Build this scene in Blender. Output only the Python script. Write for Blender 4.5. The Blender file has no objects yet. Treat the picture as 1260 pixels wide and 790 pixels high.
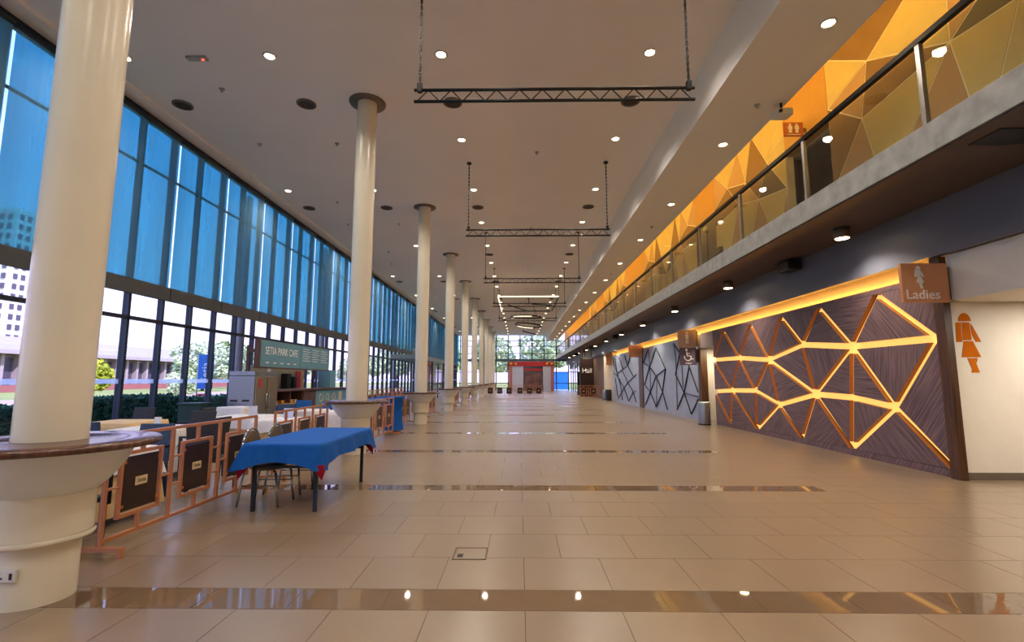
import bpy, math, random
from mathutils import Vector, Matrix
random.seed(7)
R = math.radians
sc = bpy.context.scene
COL = sc.collection

# ------------------------------------------------------------------ camera
F_PX, PITCH, YAW = 600.0, math.atan(72 / 600.0), math.atan(9 / 604.0)
cam = bpy.data.objects.new('camera', bpy.data.cameras.new('camera'))
COL.objects.link(cam)
cam.location = (0, 0, 1.55)
cam.rotation_euler = (R(90) + PITCH, 0, YAW)
cam.data.sensor_fit = 'HORIZONTAL'
cam.data.sensor_width = 36.0
cam.data.lens = 36.0 * F_PX / 1260.0
cam.data.clip_end = 1500
sc.camera = cam

# ------------------------------------------------------------------ world, sun, exposure
world = bpy.data.worlds.new('world')
sc.world = world
world.use_nodes = True
wn = world.node_tree
wn.nodes.clear()
w_out = wn.nodes.new('ShaderNodeOutputWorld')
w_bg = wn.nodes.new('ShaderNodeBackground')
# hazy tropical sky: pale lavender at the horizon, blue overhead, the same all round
w_tc = wn.nodes.new('ShaderNodeTexCoord')
w_sep = wn.nodes.new('ShaderNodeSeparateXYZ')
w_ramp = wn.nodes.new('ShaderNodeValToRGB')
w_ramp.color_ramp.interpolation = 'EASE'
for i_, (pos, col) in enumerate(((0.0, (0.80, 0.77, 0.92)), (0.16, (0.78, 0.82, 1.0)), (0.42, (0.36, 0.66, 1.0)), (0.85, (0.16, 0.44, 0.95)))):
    el = w_ramp.color_ramp.elements[i_] if i_ < 2 else w_ramp.color_ramp.elements.new(pos)
    el.position = pos
    el.color = col + (1.0,)
w_bg.inputs['Strength'].default_value = 2.3
wn.links.new(w_tc.outputs['Generated'], w_sep.inputs[0])
wn.links.new(w_sep.outputs['Z'], w_ramp.inputs[0])
wn.links.new(w_ramp.outputs[0], w_bg.inputs['Color'])
wn.links.new(w_bg.outputs[0], w_out.inputs[0])
sun = bpy.data.objects.new('sun', bpy.data.lights.new('sun', 'SUN'))
COL.objects.link(sun)
sun.data.energy = 8.0
sun.data.angle = R(0.6)
sun.data.color = (1.0, 0.93, 0.82)
sun.rotation_euler = (R(48), 0, R(55))
LAMP = 180.0          # watts of one ceiling downlight
vs = sc.view_settings
vs.view_transform = 'Standard'
vs.look = 'None'
vs.gamma = 1.0
vs.use_curve_mapping = False
vs.exposure = 0.72
sc.cycles.use_denoising = True
sc.cycles.max_bounces = 7
sc.cycles.diffuse_bounces = 4
sc.cycles.glossy_bounces = 3
sc.cycles.transparent_max_bounces = 12
sc.cycles.caustics_reflective = False
sc.cycles.caustics_refractive = False
sc.cycles.sample_clamp_indirect = 4.0

# ------------------------------------------------------------------ materials
def lin(c):
    return tuple(((v / 255) / 12.92 if v / 255 <= 0.04045 else ((v / 255 + 0.055) / 1.055) ** 2.4) for v in c) + (1.0,)

def newmat(name):
    m = bpy.data.materials.new(name)
    m.use_nodes = True
    nt = m.node_tree
    b = nt.nodes['Principled BSDF']
    return m, nt, b

def mat(name, rgb, rough=0.5, metal=0.0, noise=0.06, scale=6.0, bump=0.0, spec=0.5, rnd=0.0):
    m, nt, b = newmat(name)
    c = lin(rgb)
    b.inputs['Roughness'].default_value = rough
    b.inputs['Metallic'].default_value = metal
    b.inputs['Specular IOR Level'].default_value = spec
    tc = nt.nodes.new('ShaderNodeTexCoord')
    nz = nt.nodes.new('ShaderNodeTexNoise')
    nz.inputs['Scale'].default_value = scale
    nz.inputs['Detail'].default_value = 3
    nt.links.new(tc.outputs['Object'], nz.inputs['Vector'])
    mr = nt.nodes.new('ShaderNodeMapRange')
    mr.inputs[1].default_value = 0.3
    mr.inputs[2].default_value = 0.7
    mr.inputs[3].default_value = 1 - noise
    mr.inputs[4].default_value = 1 + noise
    nt.links.new(nz.outputs[0], mr.inputs[0])
    val = mr.outputs[0]
    if rnd:
        oi = nt.nodes.new('ShaderNodeObjectInfo')
        m2 = nt.nodes.new('ShaderNodeMapRange')
        m2.inputs[3].default_value = 1 - rnd
        m2.inputs[4].default_value = 1 + rnd
        nt.links.new(oi.outputs['Random'], m2.inputs[0])
        mu = nt.nodes.new('ShaderNodeMath')
        mu.operation = 'MULTIPLY'
        nt.links.new(val, mu.inputs[0])
        nt.links.new(m2.outputs[0], mu.inputs[1])
        val = mu.outputs[0]
    hs = nt.nodes.new('ShaderNodeHueSaturation')
    hs.inputs['Color'].default_value = c
    nt.links.new(val, hs.inputs['Value'])
    nt.links.new(hs.outputs[0], b.inputs['Base Color'])
    if bump:
        bp = nt.nodes.new('ShaderNodeBump')
        bp.inputs['Strength'].default_value = bump
        bp.inputs['Distance'].default_value = 0.01
        nt.links.new(nz.outputs[0], bp.inputs['Height'])
        nt.links.new(bp.outputs[0], b.inputs['Normal'])
    return m

def emat(name, rgb, strength):
    m, nt, b = newmat(name)
    b.inputs['Base Color'].default_value = lin(rgb)
    b.inputs['Emission Color'].default_value = lin(rgb)
    b.inputs['Emission Strength'].default_value = strength
    return m

def wood(name, c1, c2, rough=0.45, spin=False, scale=1.0):
    m, nt, b = newmat(name)
    b.inputs['Roughness'].default_value = rough
    tc = nt.nodes.new('ShaderNodeTexCoord')
    vec = tc.outputs['Object']
    if spin:
        oi = nt.nodes.new('ShaderNodeObjectInfo')
        mu = nt.nodes.new('ShaderNodeMath')
        mu.operation = 'MULTIPLY'
        mu.inputs[1].default_value = 6.0
        nt.links.new(oi.outputs['Random'], mu.inputs[0])
        vr = nt.nodes.new('ShaderNodeVectorRotate')
        vr.rotation_type = 'X_AXIS'
        nt.links.new(vec, vr.inputs['Vector'])
        nt.links.new(mu.outputs[0], vr.inputs['Angle'])
        vec = vr.outputs[0]
    mp = nt.nodes.new('ShaderNodeMapping')
    mp.inputs['Scale'].default_value = (14 * scale, 14 * scale, 0.7 * scale)
    nt.links.new(vec, mp.inputs['Vector'])
    nz = nt.nodes.new('ShaderNodeTexNoise')
    nz.inputs['Scale'].default_value = 2.2
    nz.inputs['Detail'].default_value = 5
    nt.links.new(mp.outputs[0], nz.inputs['Vector'])
    cr = nt.nodes.new('ShaderNodeValToRGB')
    cr.color_ramp.elements[0].position = 0.32
    cr.color_ramp.elements[1].position = 0.68
    cr.color_ramp.elements[0].color = lin(c1)
    cr.color_ramp.elements[1].color = lin(c2)
    nt.links.new(nz.outputs[0], cr.inputs[0])
    nt.links.new(cr.outputs[0], b.inputs['Base Color'])
    return m

def thin_glass(name, tint=(235, 242, 245), refl=1.0, base=0.0):
    m = bpy.data.materials.new(name)
    m.use_nodes = True
    nt = m.node_tree
    nt.nodes.clear()
    o = nt.nodes.new('ShaderNodeOutputMaterial')
    tr = nt.nodes.new('ShaderNodeBsdfTransparent')
    tr.inputs[0].default_value = lin(tint)
    gl = nt.nodes.new('ShaderNodeBsdfGlossy')
    gl.inputs['Roughness'].default_value = 0.02
    fr = nt.nodes.new('ShaderNodeFresnel')
    fr.inputs[0].default_value = 1.5
    mu = nt.nodes.new('ShaderNodeMath')
    mu.operation = 'MULTIPLY_ADD'
    mu.use_clamp = True
    mu.inputs[1].default_value = refl
    mu.inputs[2].default_value = base
    nt.links.new(fr.outputs[0], mu.inputs[0])
    # only the outer face of the pane reflects; inside the pane light goes straight on
    ge = nt.nodes.new('ShaderNodeNewGeometry')
    inv = nt.nodes.new('ShaderNodeMath')
    inv.operation = 'SUBTRACT'
    inv.inputs[0].default_value = 1.0
    nt.links.new(ge.outputs['Backfacing'], inv.inputs[1])
    m3 = nt.nodes.new('ShaderNodeMath')
    m3.operation = 'MULTIPLY'
    nt.links.new(mu.outputs[0], m3.inputs[0])
    nt.links.new(inv.outputs[0], m3.inputs[1])
    mx = nt.nodes.new('ShaderNodeMixShader')
    nt.links.new(m3.outputs[0], mx.inputs[0])
    nt.links.new(tr.outputs[0], mx.inputs[1])
    nt.links.new(gl.outputs[0], mx.inputs[2])
    nt.links.new(mx.outputs[0], o.inputs[0])
    return m

def screen_fabric(name):
    # woven sun-screen: part of the light passes straight through the mesh, the rest is scattered
    m = bpy.data.materials.new(name)
    m.use_nodes = True
    nt = m.node_tree
    nt.nodes.clear()
    o = nt.nodes.new('ShaderNodeOutputMaterial')
    tr = nt.nodes.new('ShaderNodeBsdfTransparent')
    tr.inputs[0].default_value = (0.25, 0.64, 0.73, 1)
    df = nt.nodes.new('ShaderNodeBsdfDiffuse')
    df.inputs[0].default_value = lin((140, 158, 160))
    tl = nt.nodes.new('ShaderNodeBsdfTranslucent')
    tl.inputs[0].default_value = lin((150, 190, 200))
    tc = nt.nodes.new('ShaderNodeTexCoord')
    mp = nt.nodes.new('ShaderNodeMapping')
    mp.inputs['Scale'].default_value = (1, 1.3, 0.10)
    nz = nt.nodes.new('ShaderNodeTexNoise')
    nz.inputs['Scale'].default_value = 2.5
    nt.links.new(tc.outputs['Object'], mp.inputs[0])
    nt.links.new(mp.outputs[0], nz.inputs['Vector'])
    mr = nt.nodes.new('ShaderNodeMapRange')
    mr.inputs[1].default_value = 0.3
    mr.inputs[2].default_value = 0.7
    mr.inputs[3].default_value = 0.56
    mr.inputs[4].default_value = 0.70
    nt.links.new(nz.outputs[0], mr.inputs[0])
    m1 = nt.nodes.new('ShaderNodeMixShader')
    m1.inputs[0].default_value = 0.35
    nt.links.new(df.outputs[0], m1.inputs[1])
    nt.links.new(tl.outputs[0], m1.inputs[2])
    m2 = nt.nodes.new('ShaderNodeMixShader')
    nt.links.new(mr.outputs[0], m2.inputs[0])
    nt.links.new(m1.outputs[0], m2.inputs[1])
    nt.links.new(tr.outputs[0], m2.inputs[2])
    nt.links.new(m2.outputs[0], o.inputs[0])
    return m

M = {}
M['tile'] = mat('tile', (136, 115, 91), 0.285, noise=0.05, scale=3.0, rnd=0.05, spec=1.0)
M['tile'].node_tree.nodes['Principled BSDF'].inputs['Coat Weight'].default_value = 0.5
M['tile'].node_tree.nodes['Principled BSDF'].inputs['Coat Roughness'].default_value = 0.285
M['strip'] = mat('strip', (116, 94, 72), 0.03, noise=0.05, scale=5.0, rnd=0.08, spec=0.9)
M['grout'] = mat('grout', (84, 70, 56), 0.8)
M['ceiling'] = mat('ceiling', (242, 238, 236), 0.8, noise=0.02, scale=0.6)
M['white'] = mat('white', (228, 226, 224), 0.6, noise=0.02)
M['warmwhite'] = mat('warmwhite', (230, 222, 208), 0.55, noise=0.02)
M['cream'] = mat('cream', (236, 228, 208), 0.22, noise=0.03, scale=2.0)
M['bowl'] = mat('bowl', (240, 245, 248), 0.4, noise=0.02)
M['tablewood'] = wood('tablewood', (62, 36, 29), (102, 64, 49), 0.22)
M['darkframe'] = mat('darkframe', (34, 46, 60), 0.4, metal=0.3)
M['steel'] = mat('steel', (170, 170, 168), 0.3, metal=0.9)
M['brushed'] = mat('brushed', (150, 154, 158), 0.34, metal=0.9, scale=20)
M['black'] = mat('black', (22, 22, 24), 0.45)
M['truss'] = mat('truss', (30, 29, 30), 0.45, metal=0.4)
M['bronze'] = mat('bronze', (112, 98, 84), 0.5, metal=0.2)
M['ventdark'] = mat('ventdark', (64, 54, 46), 0.6)
M['slab'] = mat('slab', (158, 160, 160), 0.42, noise=0.22, scale=4.0, bump=0.1)
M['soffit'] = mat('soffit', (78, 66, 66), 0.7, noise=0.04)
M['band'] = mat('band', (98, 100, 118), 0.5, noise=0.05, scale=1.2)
M['panelwood'] = wood('panelwood', (70, 52, 56), (126, 100, 102), 0.4, spin=True, scale=0.9)
M['postwood'] = wood('postwood', (52, 30, 15), (92, 56, 28), 0.4)
M['goldedge'] = mat('goldedge', (146, 88, 36), 0.45)
M['bluepanel'] = mat('bluepanel', (150, 160, 184), 0.35, noise=0.08, scale=1.5)
M['led'] = emat('led', (255, 190, 98), 0.68)
M['cove'] = emat('cove', (255, 176, 62), 16.0)
M['coveup'] = emat('coveup', (255, 200, 98), 62.0)
M['lamp'] = emat('lamp', (255, 226, 176), 16.0)
M['ledwhite'] = emat('ledwhite', (255, 232, 196), 1.0)
M['tan1'] = mat('tan1', (206, 186, 128), 0.6, noise=0.05, scale=3)
M['tan2'] = mat('tan2', (182, 148, 112), 0.6, noise=0.05, scale=3)
M['tan3'] = mat('tan3', (128, 98, 62), 0.6, noise=0.06, scale=3)
M['tan4'] = mat('tan4', (92, 82, 66), 0.6, noise=0.06, scale=3)
M['plainorange'] = mat('plainorange', (186, 142, 76), 0.6, noise=0.03)
M['joint'] = mat('joint', (236, 226, 200), 0.6)
M['doorgrey'] = mat('doorgrey', (88, 78, 72), 0.5)
M['signbrown'] = mat('signbrown', (212, 150, 106), 0.45, noise=0.03)
M['signorange'] = mat('signorange', (176, 96, 58), 0.45)
M['icon'] = mat('icon', (204, 108, 12), 0.8, spec=0.1)
M['letters'] = mat('letters', (252, 251, 250), 0.5)
M['purple'] = mat('purple', (78, 62, 86), 0.45)
M['copper'] = mat('copper', (200, 132, 90), 0.34, metal=0.35, noise=0.04)
M['brownpanel'] = mat('brownpanel', (46, 30, 26), 0.35, noise=0.2, scale=3)
M['brass'] = mat('brass', (206, 118, 66), 0.3, metal=0.6)
M['plate'] = mat('plate', (222, 196, 150), 0.5)
M['ink'] = mat('ink', (40, 28, 24), 0.6)
M['bluecloth'] = mat('bluecloth', (8, 84, 168), 0.75, noise=0.10, scale=14, bump=0.12, spec=0.25)
M['redcloth'] = mat('redcloth', (158, 20, 48), 0.85, spec=0.2)
M['navy'] = mat('navy', (26, 40, 58), 0.5)
M['whitecloth'] = mat('whitecloth', (226, 222, 222), 0.85, noise=0.04, scale=8, spec=0.2)
M['tancloth'] = mat('tancloth', (214, 180, 130), 0.85, noise=0.06, scale=8, spec=0.2)
M['wicker'] = mat('wicker', (44, 40, 40), 0.6, noise=0.4, scale=60, bump=0.5)
M['wickerblue'] = mat('wickerblue', (44, 66, 94), 0.6, noise=0.3, scale=60, bump=0.4)
M['bluechair'] = mat('bluechair', (34, 110, 190), 0.5)
M['olive'] = mat('olive', (112, 92, 54), 0.4, noise=0.1)
M['chrome'] = mat('chrome', (176, 182, 184), 0.25, metal=0.85)
M['cafeblue'] = mat('cafeblue', (104, 156, 178), 0.6, noise=0.05)
M['cafewood'] = wood('cafewood', (78, 50, 46), (108, 76, 68), 0.5)
M['olivewall'] = mat('olivewall', (150, 142, 116), 0.7)
M['shelfgold'] = mat('shelfgold', (208, 160, 92), 0.5)
M['green'] = mat('green', (34, 62, 54), 0.6)
M['red'] = mat('red', (190, 48, 56), 0.5)
M['pink'] = mat('pink', (226, 40, 92), 0.5)
M['signblue'] = mat('signblue', (24, 110, 202), 0.5)
M['lilac'] = mat('lilac', (206, 208, 228), 0.5)
M['yellow'] = mat('yellow', (230, 170, 60), 0.5)
M['hedge'] = mat('hedge', (76, 116, 78), 0.8, noise=0.5, scale=9)
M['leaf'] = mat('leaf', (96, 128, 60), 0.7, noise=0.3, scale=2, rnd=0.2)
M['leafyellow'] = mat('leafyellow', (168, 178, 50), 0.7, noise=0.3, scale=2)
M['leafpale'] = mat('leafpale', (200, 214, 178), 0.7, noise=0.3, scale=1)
M['bark'] = mat('bark', (84, 68, 54), 0.8)
M['grass'] = mat('grass', (150, 156, 84), 0.9, noise=0.25, scale=0.3)
M['paving'] = mat('paving', (190, 178, 168), 0.8, noise=0.08, scale=0.5)
M['roofwhite'] = mat('roofwhite', (166, 156, 158), 0.6)
M['facade'] = mat('facade', (150, 136, 142), 0.6)
M['farglass'] = mat('farglass', (76, 74, 92), 0.2)
M['tower'] = mat('tower', (208, 206, 200), 0.7)
M['glass'] = thin_glass('glass', (222, 218, 234), 0.6)
M['railglass'] = thin_glass('railglass', (238, 240, 236), 0.9, 0.04)
def frosted(name):
    m = bpy.data.materials.new(name)
    m.use_nodes = True
    nt = m.node_tree
    nt.nodes.clear()
    o = nt.nodes.new('ShaderNodeOutputMaterial')
    a, b = nt.nodes.new('ShaderNodeBsdfTranslucent'), nt.nodes.new('ShaderNodeBsdfTransparent')
    a.inputs[0].default_value = (.95, .95, .95, 1)
    b.inputs[0].default_value = (.95, .95, 1, 1)
    x = nt.nodes.new('ShaderNodeMixShader')
    x.inputs[0].default_value = .55
    nt.links.new(a.outputs[0], x.inputs[1]); nt.links.new(b.outputs[0], x.inputs[2]); nt.links.new(x.outputs[0], o.inputs[0])
    return m
M['frost'] = frosted('frost')
M['screen'] = screen_fabric('screen')

# ------------------------------------------------------------------ mesh helpers
class MB:
    def __init__(s):
        s.v, s.f, s.sm = [], [], []
    def add(s, vs_, fs, smooth=False):
        o = len(s.v)
        s.v += [tuple(p) for p in vs_]
        for f in fs:
            s.f.append([i + o for i in f])
            s.sm.append(smooth)
        return s
    def box(s, x0, x1, y0, y1, z0, z1):
        vs_ = [(x, y, z) for z in (z0, z1) for x, y in ((x0, y0), (x1, y0), (x1, y1), (x0, y1))]
        return s.add(vs_, [(3, 2, 1, 0), (4, 5, 6, 7), (0, 1, 5, 4), (1, 2, 6, 5), (2, 3, 7, 6), (3, 0, 4, 7)])
    def bar(s, a, b, w, h=None):
        h = h or w
        a, b = Vector(a), Vector(b)
        d = (b - a).normalized()
        up = Vector((0, 0, 1)) if abs(d.z) < 0.95 else Vector((1, 0, 0))
        r = d.cross(up).normalized() * w / 2
        u = r.normalized().cross(d).normalized() * h / 2
        vs_ = [p + q for p in (a, b) for q in (-r - u, r - u, r + u, -r + u)]
        return s.add(vs_, [(0, 1, 2, 3), (7, 6, 5, 4), (4, 5, 1, 0), (5, 6, 2, 1), (6, 7, 3, 2), (7, 4, 0, 3)])
    def lathe(s, prof, cx=0, cy=0, n=32, smooth=True, close=True):
        vs_, fs = [], []
        for r, z in prof:
            for k in range(n):
                a = 2 * math.pi * k / n
                vs_.append((cx + r * math.cos(a), cy + r * math.sin(a), z))
        for i in range(len(prof) - 1):
            for k in range(n):
                fs.append((i * n + k, i * n + (k + 1) % n, (i + 1) * n + (k + 1) % n, (i + 1) * n + k))
        s.add(vs_, fs, smooth)
        if close:
            o = len(s.v) - len(vs_)
            s.f.append([o + k for k in range(n)][::-1]); s.sm.append(False)
            s.f.append([o + (len(prof) - 1) * n + k for k in range(n)]); s.sm.append(False)
        return s
    def cyl(s, a, b, r, n=12, r2=None):
        a, b = Vector(a), Vector(b)
        d = (b - a).normalized()
        up = Vector((0, 0, 1)) if abs(d.z) < 0.95 else Vector((1, 0, 0))
        p = d.cross(up).normalized()
        q = p.cross(d).normalized()
        r2 = r if r2 is None else r2
        vs_ = []
        for c, rr in ((a, r), (b, r2)):
            for k in range(n):
                t = 2 * math.pi * k / n
                vs_.append(c + p * rr * math.cos(t) + q * rr * math.sin(t))
        fs = [(k, n + k, n + (k + 1) % n, (k + 1) % n) for k in range(n)]
        s.add(vs_, fs, True)
        o = len(s.v) - 2 * n
        s.f.append([o + k for k in range(n)]); s.sm.append(False)
        s.f.append([o + n + k for k in range(n)][::-1]); s.sm.append(False)
        return s
    def tube(s, pts, r, n=8):
        for i in range(len(pts) - 1):
            s.cyl(pts[i], pts[i + 1], r, n)
        return s
    def prism_x(s, poly, x0, x1):
        # polygon in (y, z), extruded along x
        n = len(poly)
        vs_ = [(x0, y, z) for y, z in poly] + [(x1, y, z) for y, z in poly]
        fs = [list(range(n)), list(range(2 * n - 1, n - 1, -1))]
        for k in range(n):
            fs.append((k, n + k, n + (k + 1) % n, (k + 1) % n))
        return s.add(vs_, fs)
    def prism_y(s, poly, y0, y1):
        n = len(poly)
        vs_ = [(x, y0, z) for x, z in poly] + [(x, y1, z) for x, z in poly]
        fs = [list(range(n))[::-1], list(range(n, 2 * n))]
        for k in range(n):
            fs.append((k, (k + 1) % n, n + (k + 1) % n, n + k))
        return s.add(vs_, fs)
    def torus(s, c, rad, r, n=40, m=8, tilt=(0, 0, 0), arc=(0, 1)):
        mtx = Matrix.Rotation(tilt[2], 3, 'Z') @ Matrix.Rotation(tilt[0], 3, 'X')
        vs_, fs = [], []
        cl = arc == (0, 1)
        cnt = n if cl else n + 1
        for i in range(cnt):
            a = 2 * math.pi * (arc[0] + (arc[1] - arc[0]) * i / n)
            for j in range(m):
                b = 2 * math.pi * j / m
                p = Vector(((rad + r * math.cos(b)) * math.cos(a), (rad + r * math.cos(b)) * math.sin(a), r * math.sin(b)))
                vs_.append(Vector(c) + mtx @ p)
        for i in range(n):
            for j in range(m):
                i2 = (i + 1) % cnt if cl else i + 1
                fs.append((i * m + j, i2 * m + j, i2 * m + (j + 1) % m, i * m + (j + 1) % m))
        return s.add(vs_, fs, True)
    def mesh(s, name, material):
        me = bpy.data.meshes.new(name)
        me.from_pydata(s.v, [], s.f)
        me.polygons.foreach_set('use_smooth', s.sm)
        me.materials.append(material)
        me.update()
        return me
    def build(s, name, material, parent=None, bevel=0.0):
        o = bpy.data.objects.new(name, s.mesh(name, material))
        COL.objects.link(o)
        o.parent = parent
        if bevel:
            bv = o.modifiers.new('bevel', 'BEVEL')
            bv.width = bevel
            bv.segments = 2
            bv.limit_method = 'ANGLE'
        return o

def put(me, name, parent=None, loc=(0, 0, 0), rz=0.0):
    o = bpy.data.objects.new(name, me)
    COL.objects.link(o)
    o.parent = parent
    o.location = loc
    o.rotation_euler = (0, 0, rz)
    return o

def empty(name, loc=(0, 0, 0), rz=0.0, parent=None):
    o = bpy.data.objects.new(name, None)
    o.empty_display_size = 0.1
    COL.objects.link(o)
    o.location = loc
    o.rotation_euler = (0, 0, rz)
    o.parent = parent
    return o

def tag(o, label=None, cat=None, group=None, kind=None):
    if label: o['label'] = label
    if cat: o['category'] = cat
    if group: o['group'] = group
    if kind: o['kind'] = kind
    return o

def struct(o, label=None):
    o['kind'] = 'structure'
    if label: o['label'] = label
    return o

def copy_tree(o, parent=None):
    c = o.copy()
    COL.objects.link(c)
    c.parent = parent
    for ch in list(o.children):
        copy_tree(ch, c)
    return c

TXT = {}
def text(name, s, size, material, parent, loc, rot, extrude=0.004, align='CENTER', sx=1.0):
    cu = bpy.data.curves.new(name, 'FONT')
    cu.body = s
    cu.size = size
    cu.extrude = extrude
    cu.align_x = align
    cu.align_y = 'CENTER'
    cu.resolution_u = 3
    cu.materials.append(material)
    key = (s, size, material.name, extrude)
    if key not in TXT:
        tmp = bpy.data.objects.new(name, cu)
        TXT[key] = bpy.data.meshes.new_from_object(tmp)
        TXT[key].name = name
        bpy.data.objects.remove(tmp)
    o = bpy.data.objects.new(name, TXT[key])
    COL.objects.link(o)
    o.parent = parent
    o.location = loc
    o.rotation_euler = rot
    o.scale = (sx, 1, 1)
    return o
FACE_CAM = (R(90), 0, 0)            # text that faces -Y
FACE_LEFT = (R(90), 0, R(-90))      # text that faces -X
FACE_RIGHT = (R(90), 0, R(90))      # text that faces +X

YB, Y0 = 70.0, -10.0                # far glass wall, wall behind the viewer
XL, XR = -8.8, 6.88                 # glazed side, panelled side
CZ = 7.87                           # ceiling

# ------------------------------------------------------------------ floor of tiles
floor = struct(MB().box(XL - 0.3, 11.5, Y0, YB + 0.2, -0.30, -0.0025).build('floor', M['grout']), 'beige tiled hall floor with glossy brown cross bands')
TS, GAP, STRIP, PERIOD = 0.654, 0.005, 0.33, 3.60
tile_me = MB().box(GAP / 2, TS - GAP / 2, GAP / 2, TS - GAP / 2, -0.0025, 0).mesh('floor_tile', M['tile'])
strip_me = MB().box(GAP / 2, TS - GAP / 2, GAP / 2, STRIP - GAP / 2, -0.0025, 0).mesh('band_tile', M['strip'])
fill_me = MB().box(GAP / 2, TS - GAP / 2, GAP / 2, STRIP - GAP / 2, -0.0025, 0).mesh('half_tile', M['tile'])
HX0, HX1 = -0.59, -0.32
tiles = []
nper0, nper1 = -4, 19
row_id = 0
for k in range(nper0, nper1):
    yb = 3.50 + k * PERIOD
    rows = [('s', yb)] + [('t', yb + STRIP + i * TS) for i in range(5)]
    for kind, y in rows:
        row_id += 1
        off = -0.22 + (0.5 * TS if row_id % 2 else 0.0)
        x = XL - 0.1 + (off % TS) - TS
        while x < 11.2:
            if y > Y0 and y < YB - 0.5:
                me = tile_me if kind == 't' else (strip_me if -3.75 < x < 4.1 else fill_me)
                cy = y + (0.33 if kind == 't' else 0.16)
                dist = math.hypot(x, cy)
                vis = cy > 2.2 and abs(x + 0.3) < cy * 1.08 + 0.5 and x > XL - 0.5 and (x < XR or (3 < cy < 8))
                tiles.append((0 if vis else 1, dist, x, y, me))
            x += TS
tiles.sort(key=lambda t: (t[0], t[1]))
for t in tiles[:300]:
    put(t[4], t[4].name.split('.')[0], floor, (t[2], t[3], 0))
for me, nm in ((tile_me, 'far_tiles'), (strip_me, 'far_band_tiles'), (fill_me, 'far_half_tiles')):
    mb = MB()
    w = TS - .0012
    h = w if me is tile_me else STRIP - .0012
    for t in tiles[300:]:
        if t[4] is me:
            mb.box(t[2] + .0012, t[2] + w, t[3] + .0012, t[3] + h, -0.0025, 0)
    if mb.v:
        o = mb.build(nm, M['strip'] if me is strip_me else M['tile'], floor)
        o['kind'] = 'stuff'

# floor access hatch
hx = empty('floor_hatch', (-0.44, 4.58, 0.0))
tag(hx, 'small square metal floor box lid set in the beige tiles', 'floor hatch')
mb = MB()
for a in ((-.15, .15, -.15, -.135), (-.15, .15, .135, .15), (-.15, -.135, -.135, .135), (.135, .15, -.135, .135)):
    mb.box(a[0], a[1], a[2], a[3], 0.0005, 0.006)
mb.build('rim', M['bronze'], hx)
MB().box(-.132, .132, -.132, .132, 0.0005, 0.004).build('lid', M['tile'], hx)
MB().box(-.11, -.06, -.10, -.02, 0.0042, 0.006).build('pull_ring', M['black'], hx)

# ------------------------------------------------------------------ ceilings and roof
cl = struct(MB().box(XL - 0.3, 3.72, Y0, YB + 0.2, CZ, CZ + 0.3).build('ceiling', M['ceiling']), 'high plain ceiling over the hall')
struct(MB().box(XL - 0.3, XL + 0.45, Y0, YB + 0.2, CZ - 0.07, CZ - 0.0005).build('trim_9', M['ceiling']))
mb = MB()
mb.prism_y([(3.72, CZ + 0.3), (3.72, CZ), (3.86, 7.1), (5.42, 7.1), (5.42, 7.24), (5.36, 7.24), (5.36, 7.16), (3.95, 7.16), (3.90, CZ + 0.3)], Y0, YB + 0.2)
struct(mb.build('ceiling_lower', M['ceiling']), 'lowered ceiling strip with a sloping bulkhead above the balcony')
struct(MB().box(XL - 0.6, 12.6, Y0 - 0.4, YB + 0.4, 8.42, 8.7).build('roof', M['white']))
MB().box(5.38, 5.41, Y0 + .5, YB - 1, 7.242, 7.262).build('trim_1', M['coveup'])
struct(bpy.data.objects['trim_1'], 'orange cove light strip above the balcony ceiling edge')
struct(MB().box(XL - .4, 12.4, Y0 - .3, Y0, -0.3, 8.42).build('wall_back', M['warmwhite']))
struct(MB().box(12.2, 12.5, Y0, YB + .2, -0.3, 8.42).build('wall_outer', M['warmwhite']))

# ------------------------------------------------------------------ glazed left wall
MP = 1.04
ys_m = [10.71 + MP * k for k in range(-19, 57)]
wl = struct(empty('wall_left', (XL, 0, 0)), 'tall glazed side wall with dark mullions')
mull = MB().box(-.09, .05, -.035, .035, 0, 7.74).mesh('mullion', M['darkframe'])
p_low = MB().box(-.012, 0, 0, MP - .07, 0.08, 2.90).mesh('lower_pane', M['glass'])
p_mid = MB().box(-.012, 0, 0, MP - .07, 2.98, 3.50).mesh('fanlight_pane', M['glass'])
p_up = MB().box(-.012, 0, 0, MP - .07, 3.80, 7.66).mesh('upper_pane', M['glass'])
fro = MB().box(.0005, .003, 0, MP - .07, 1.46, 1.56).mesh('frosted_band', M['frost'])
for y in ys_m:
    put(mull, 'mullion', wl, (0, y, 0))
    put(p_low, 'lower_pane', wl, (-.02, y + .035, 0))
    put(p_mid, 'fanlight_pane', wl, (-.02, y + .035, 0))
    put(p_up, 'upper_pane', wl, (-.02, y + .035, 0))
    if -2 < y < 69:
        put(fro, 'frosted_band', wl, (-.02, y + .035, 0))
for nm, z0, z1, d in (('sill', 0, .08, .06), ('door_transom', 2.90, 2.98, .05), ('mid_transom', 3.50, 3.80, .06), ('head', 7.66, 7.80, .08), ('upper_rail', 6.53, 6.57, .03)):
    MB().box(-d, d, Y0, YB, z0, z1).build(nm, M['darkframe'], wl)
fabric = MB().box(0, .006, .03, 2 * MP - .03, 3.79, 7.62).mesh('fabric', M['screen'])
barm = MB().box(-.03, .05, .02, 2 * MP - .02, 3.47, 3.79).mesh('bottom_bar', mat('blindbar', (78, 80, 82), 0.6, noise=0.1))
rollm = MB().cyl((0.0, .02, 7.62), (0.0, 2 * MP - .02, 7.62), .05, 10).mesh('roller', M['darkframe'])
y = 11.75 - 2 * MP * 9
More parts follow.
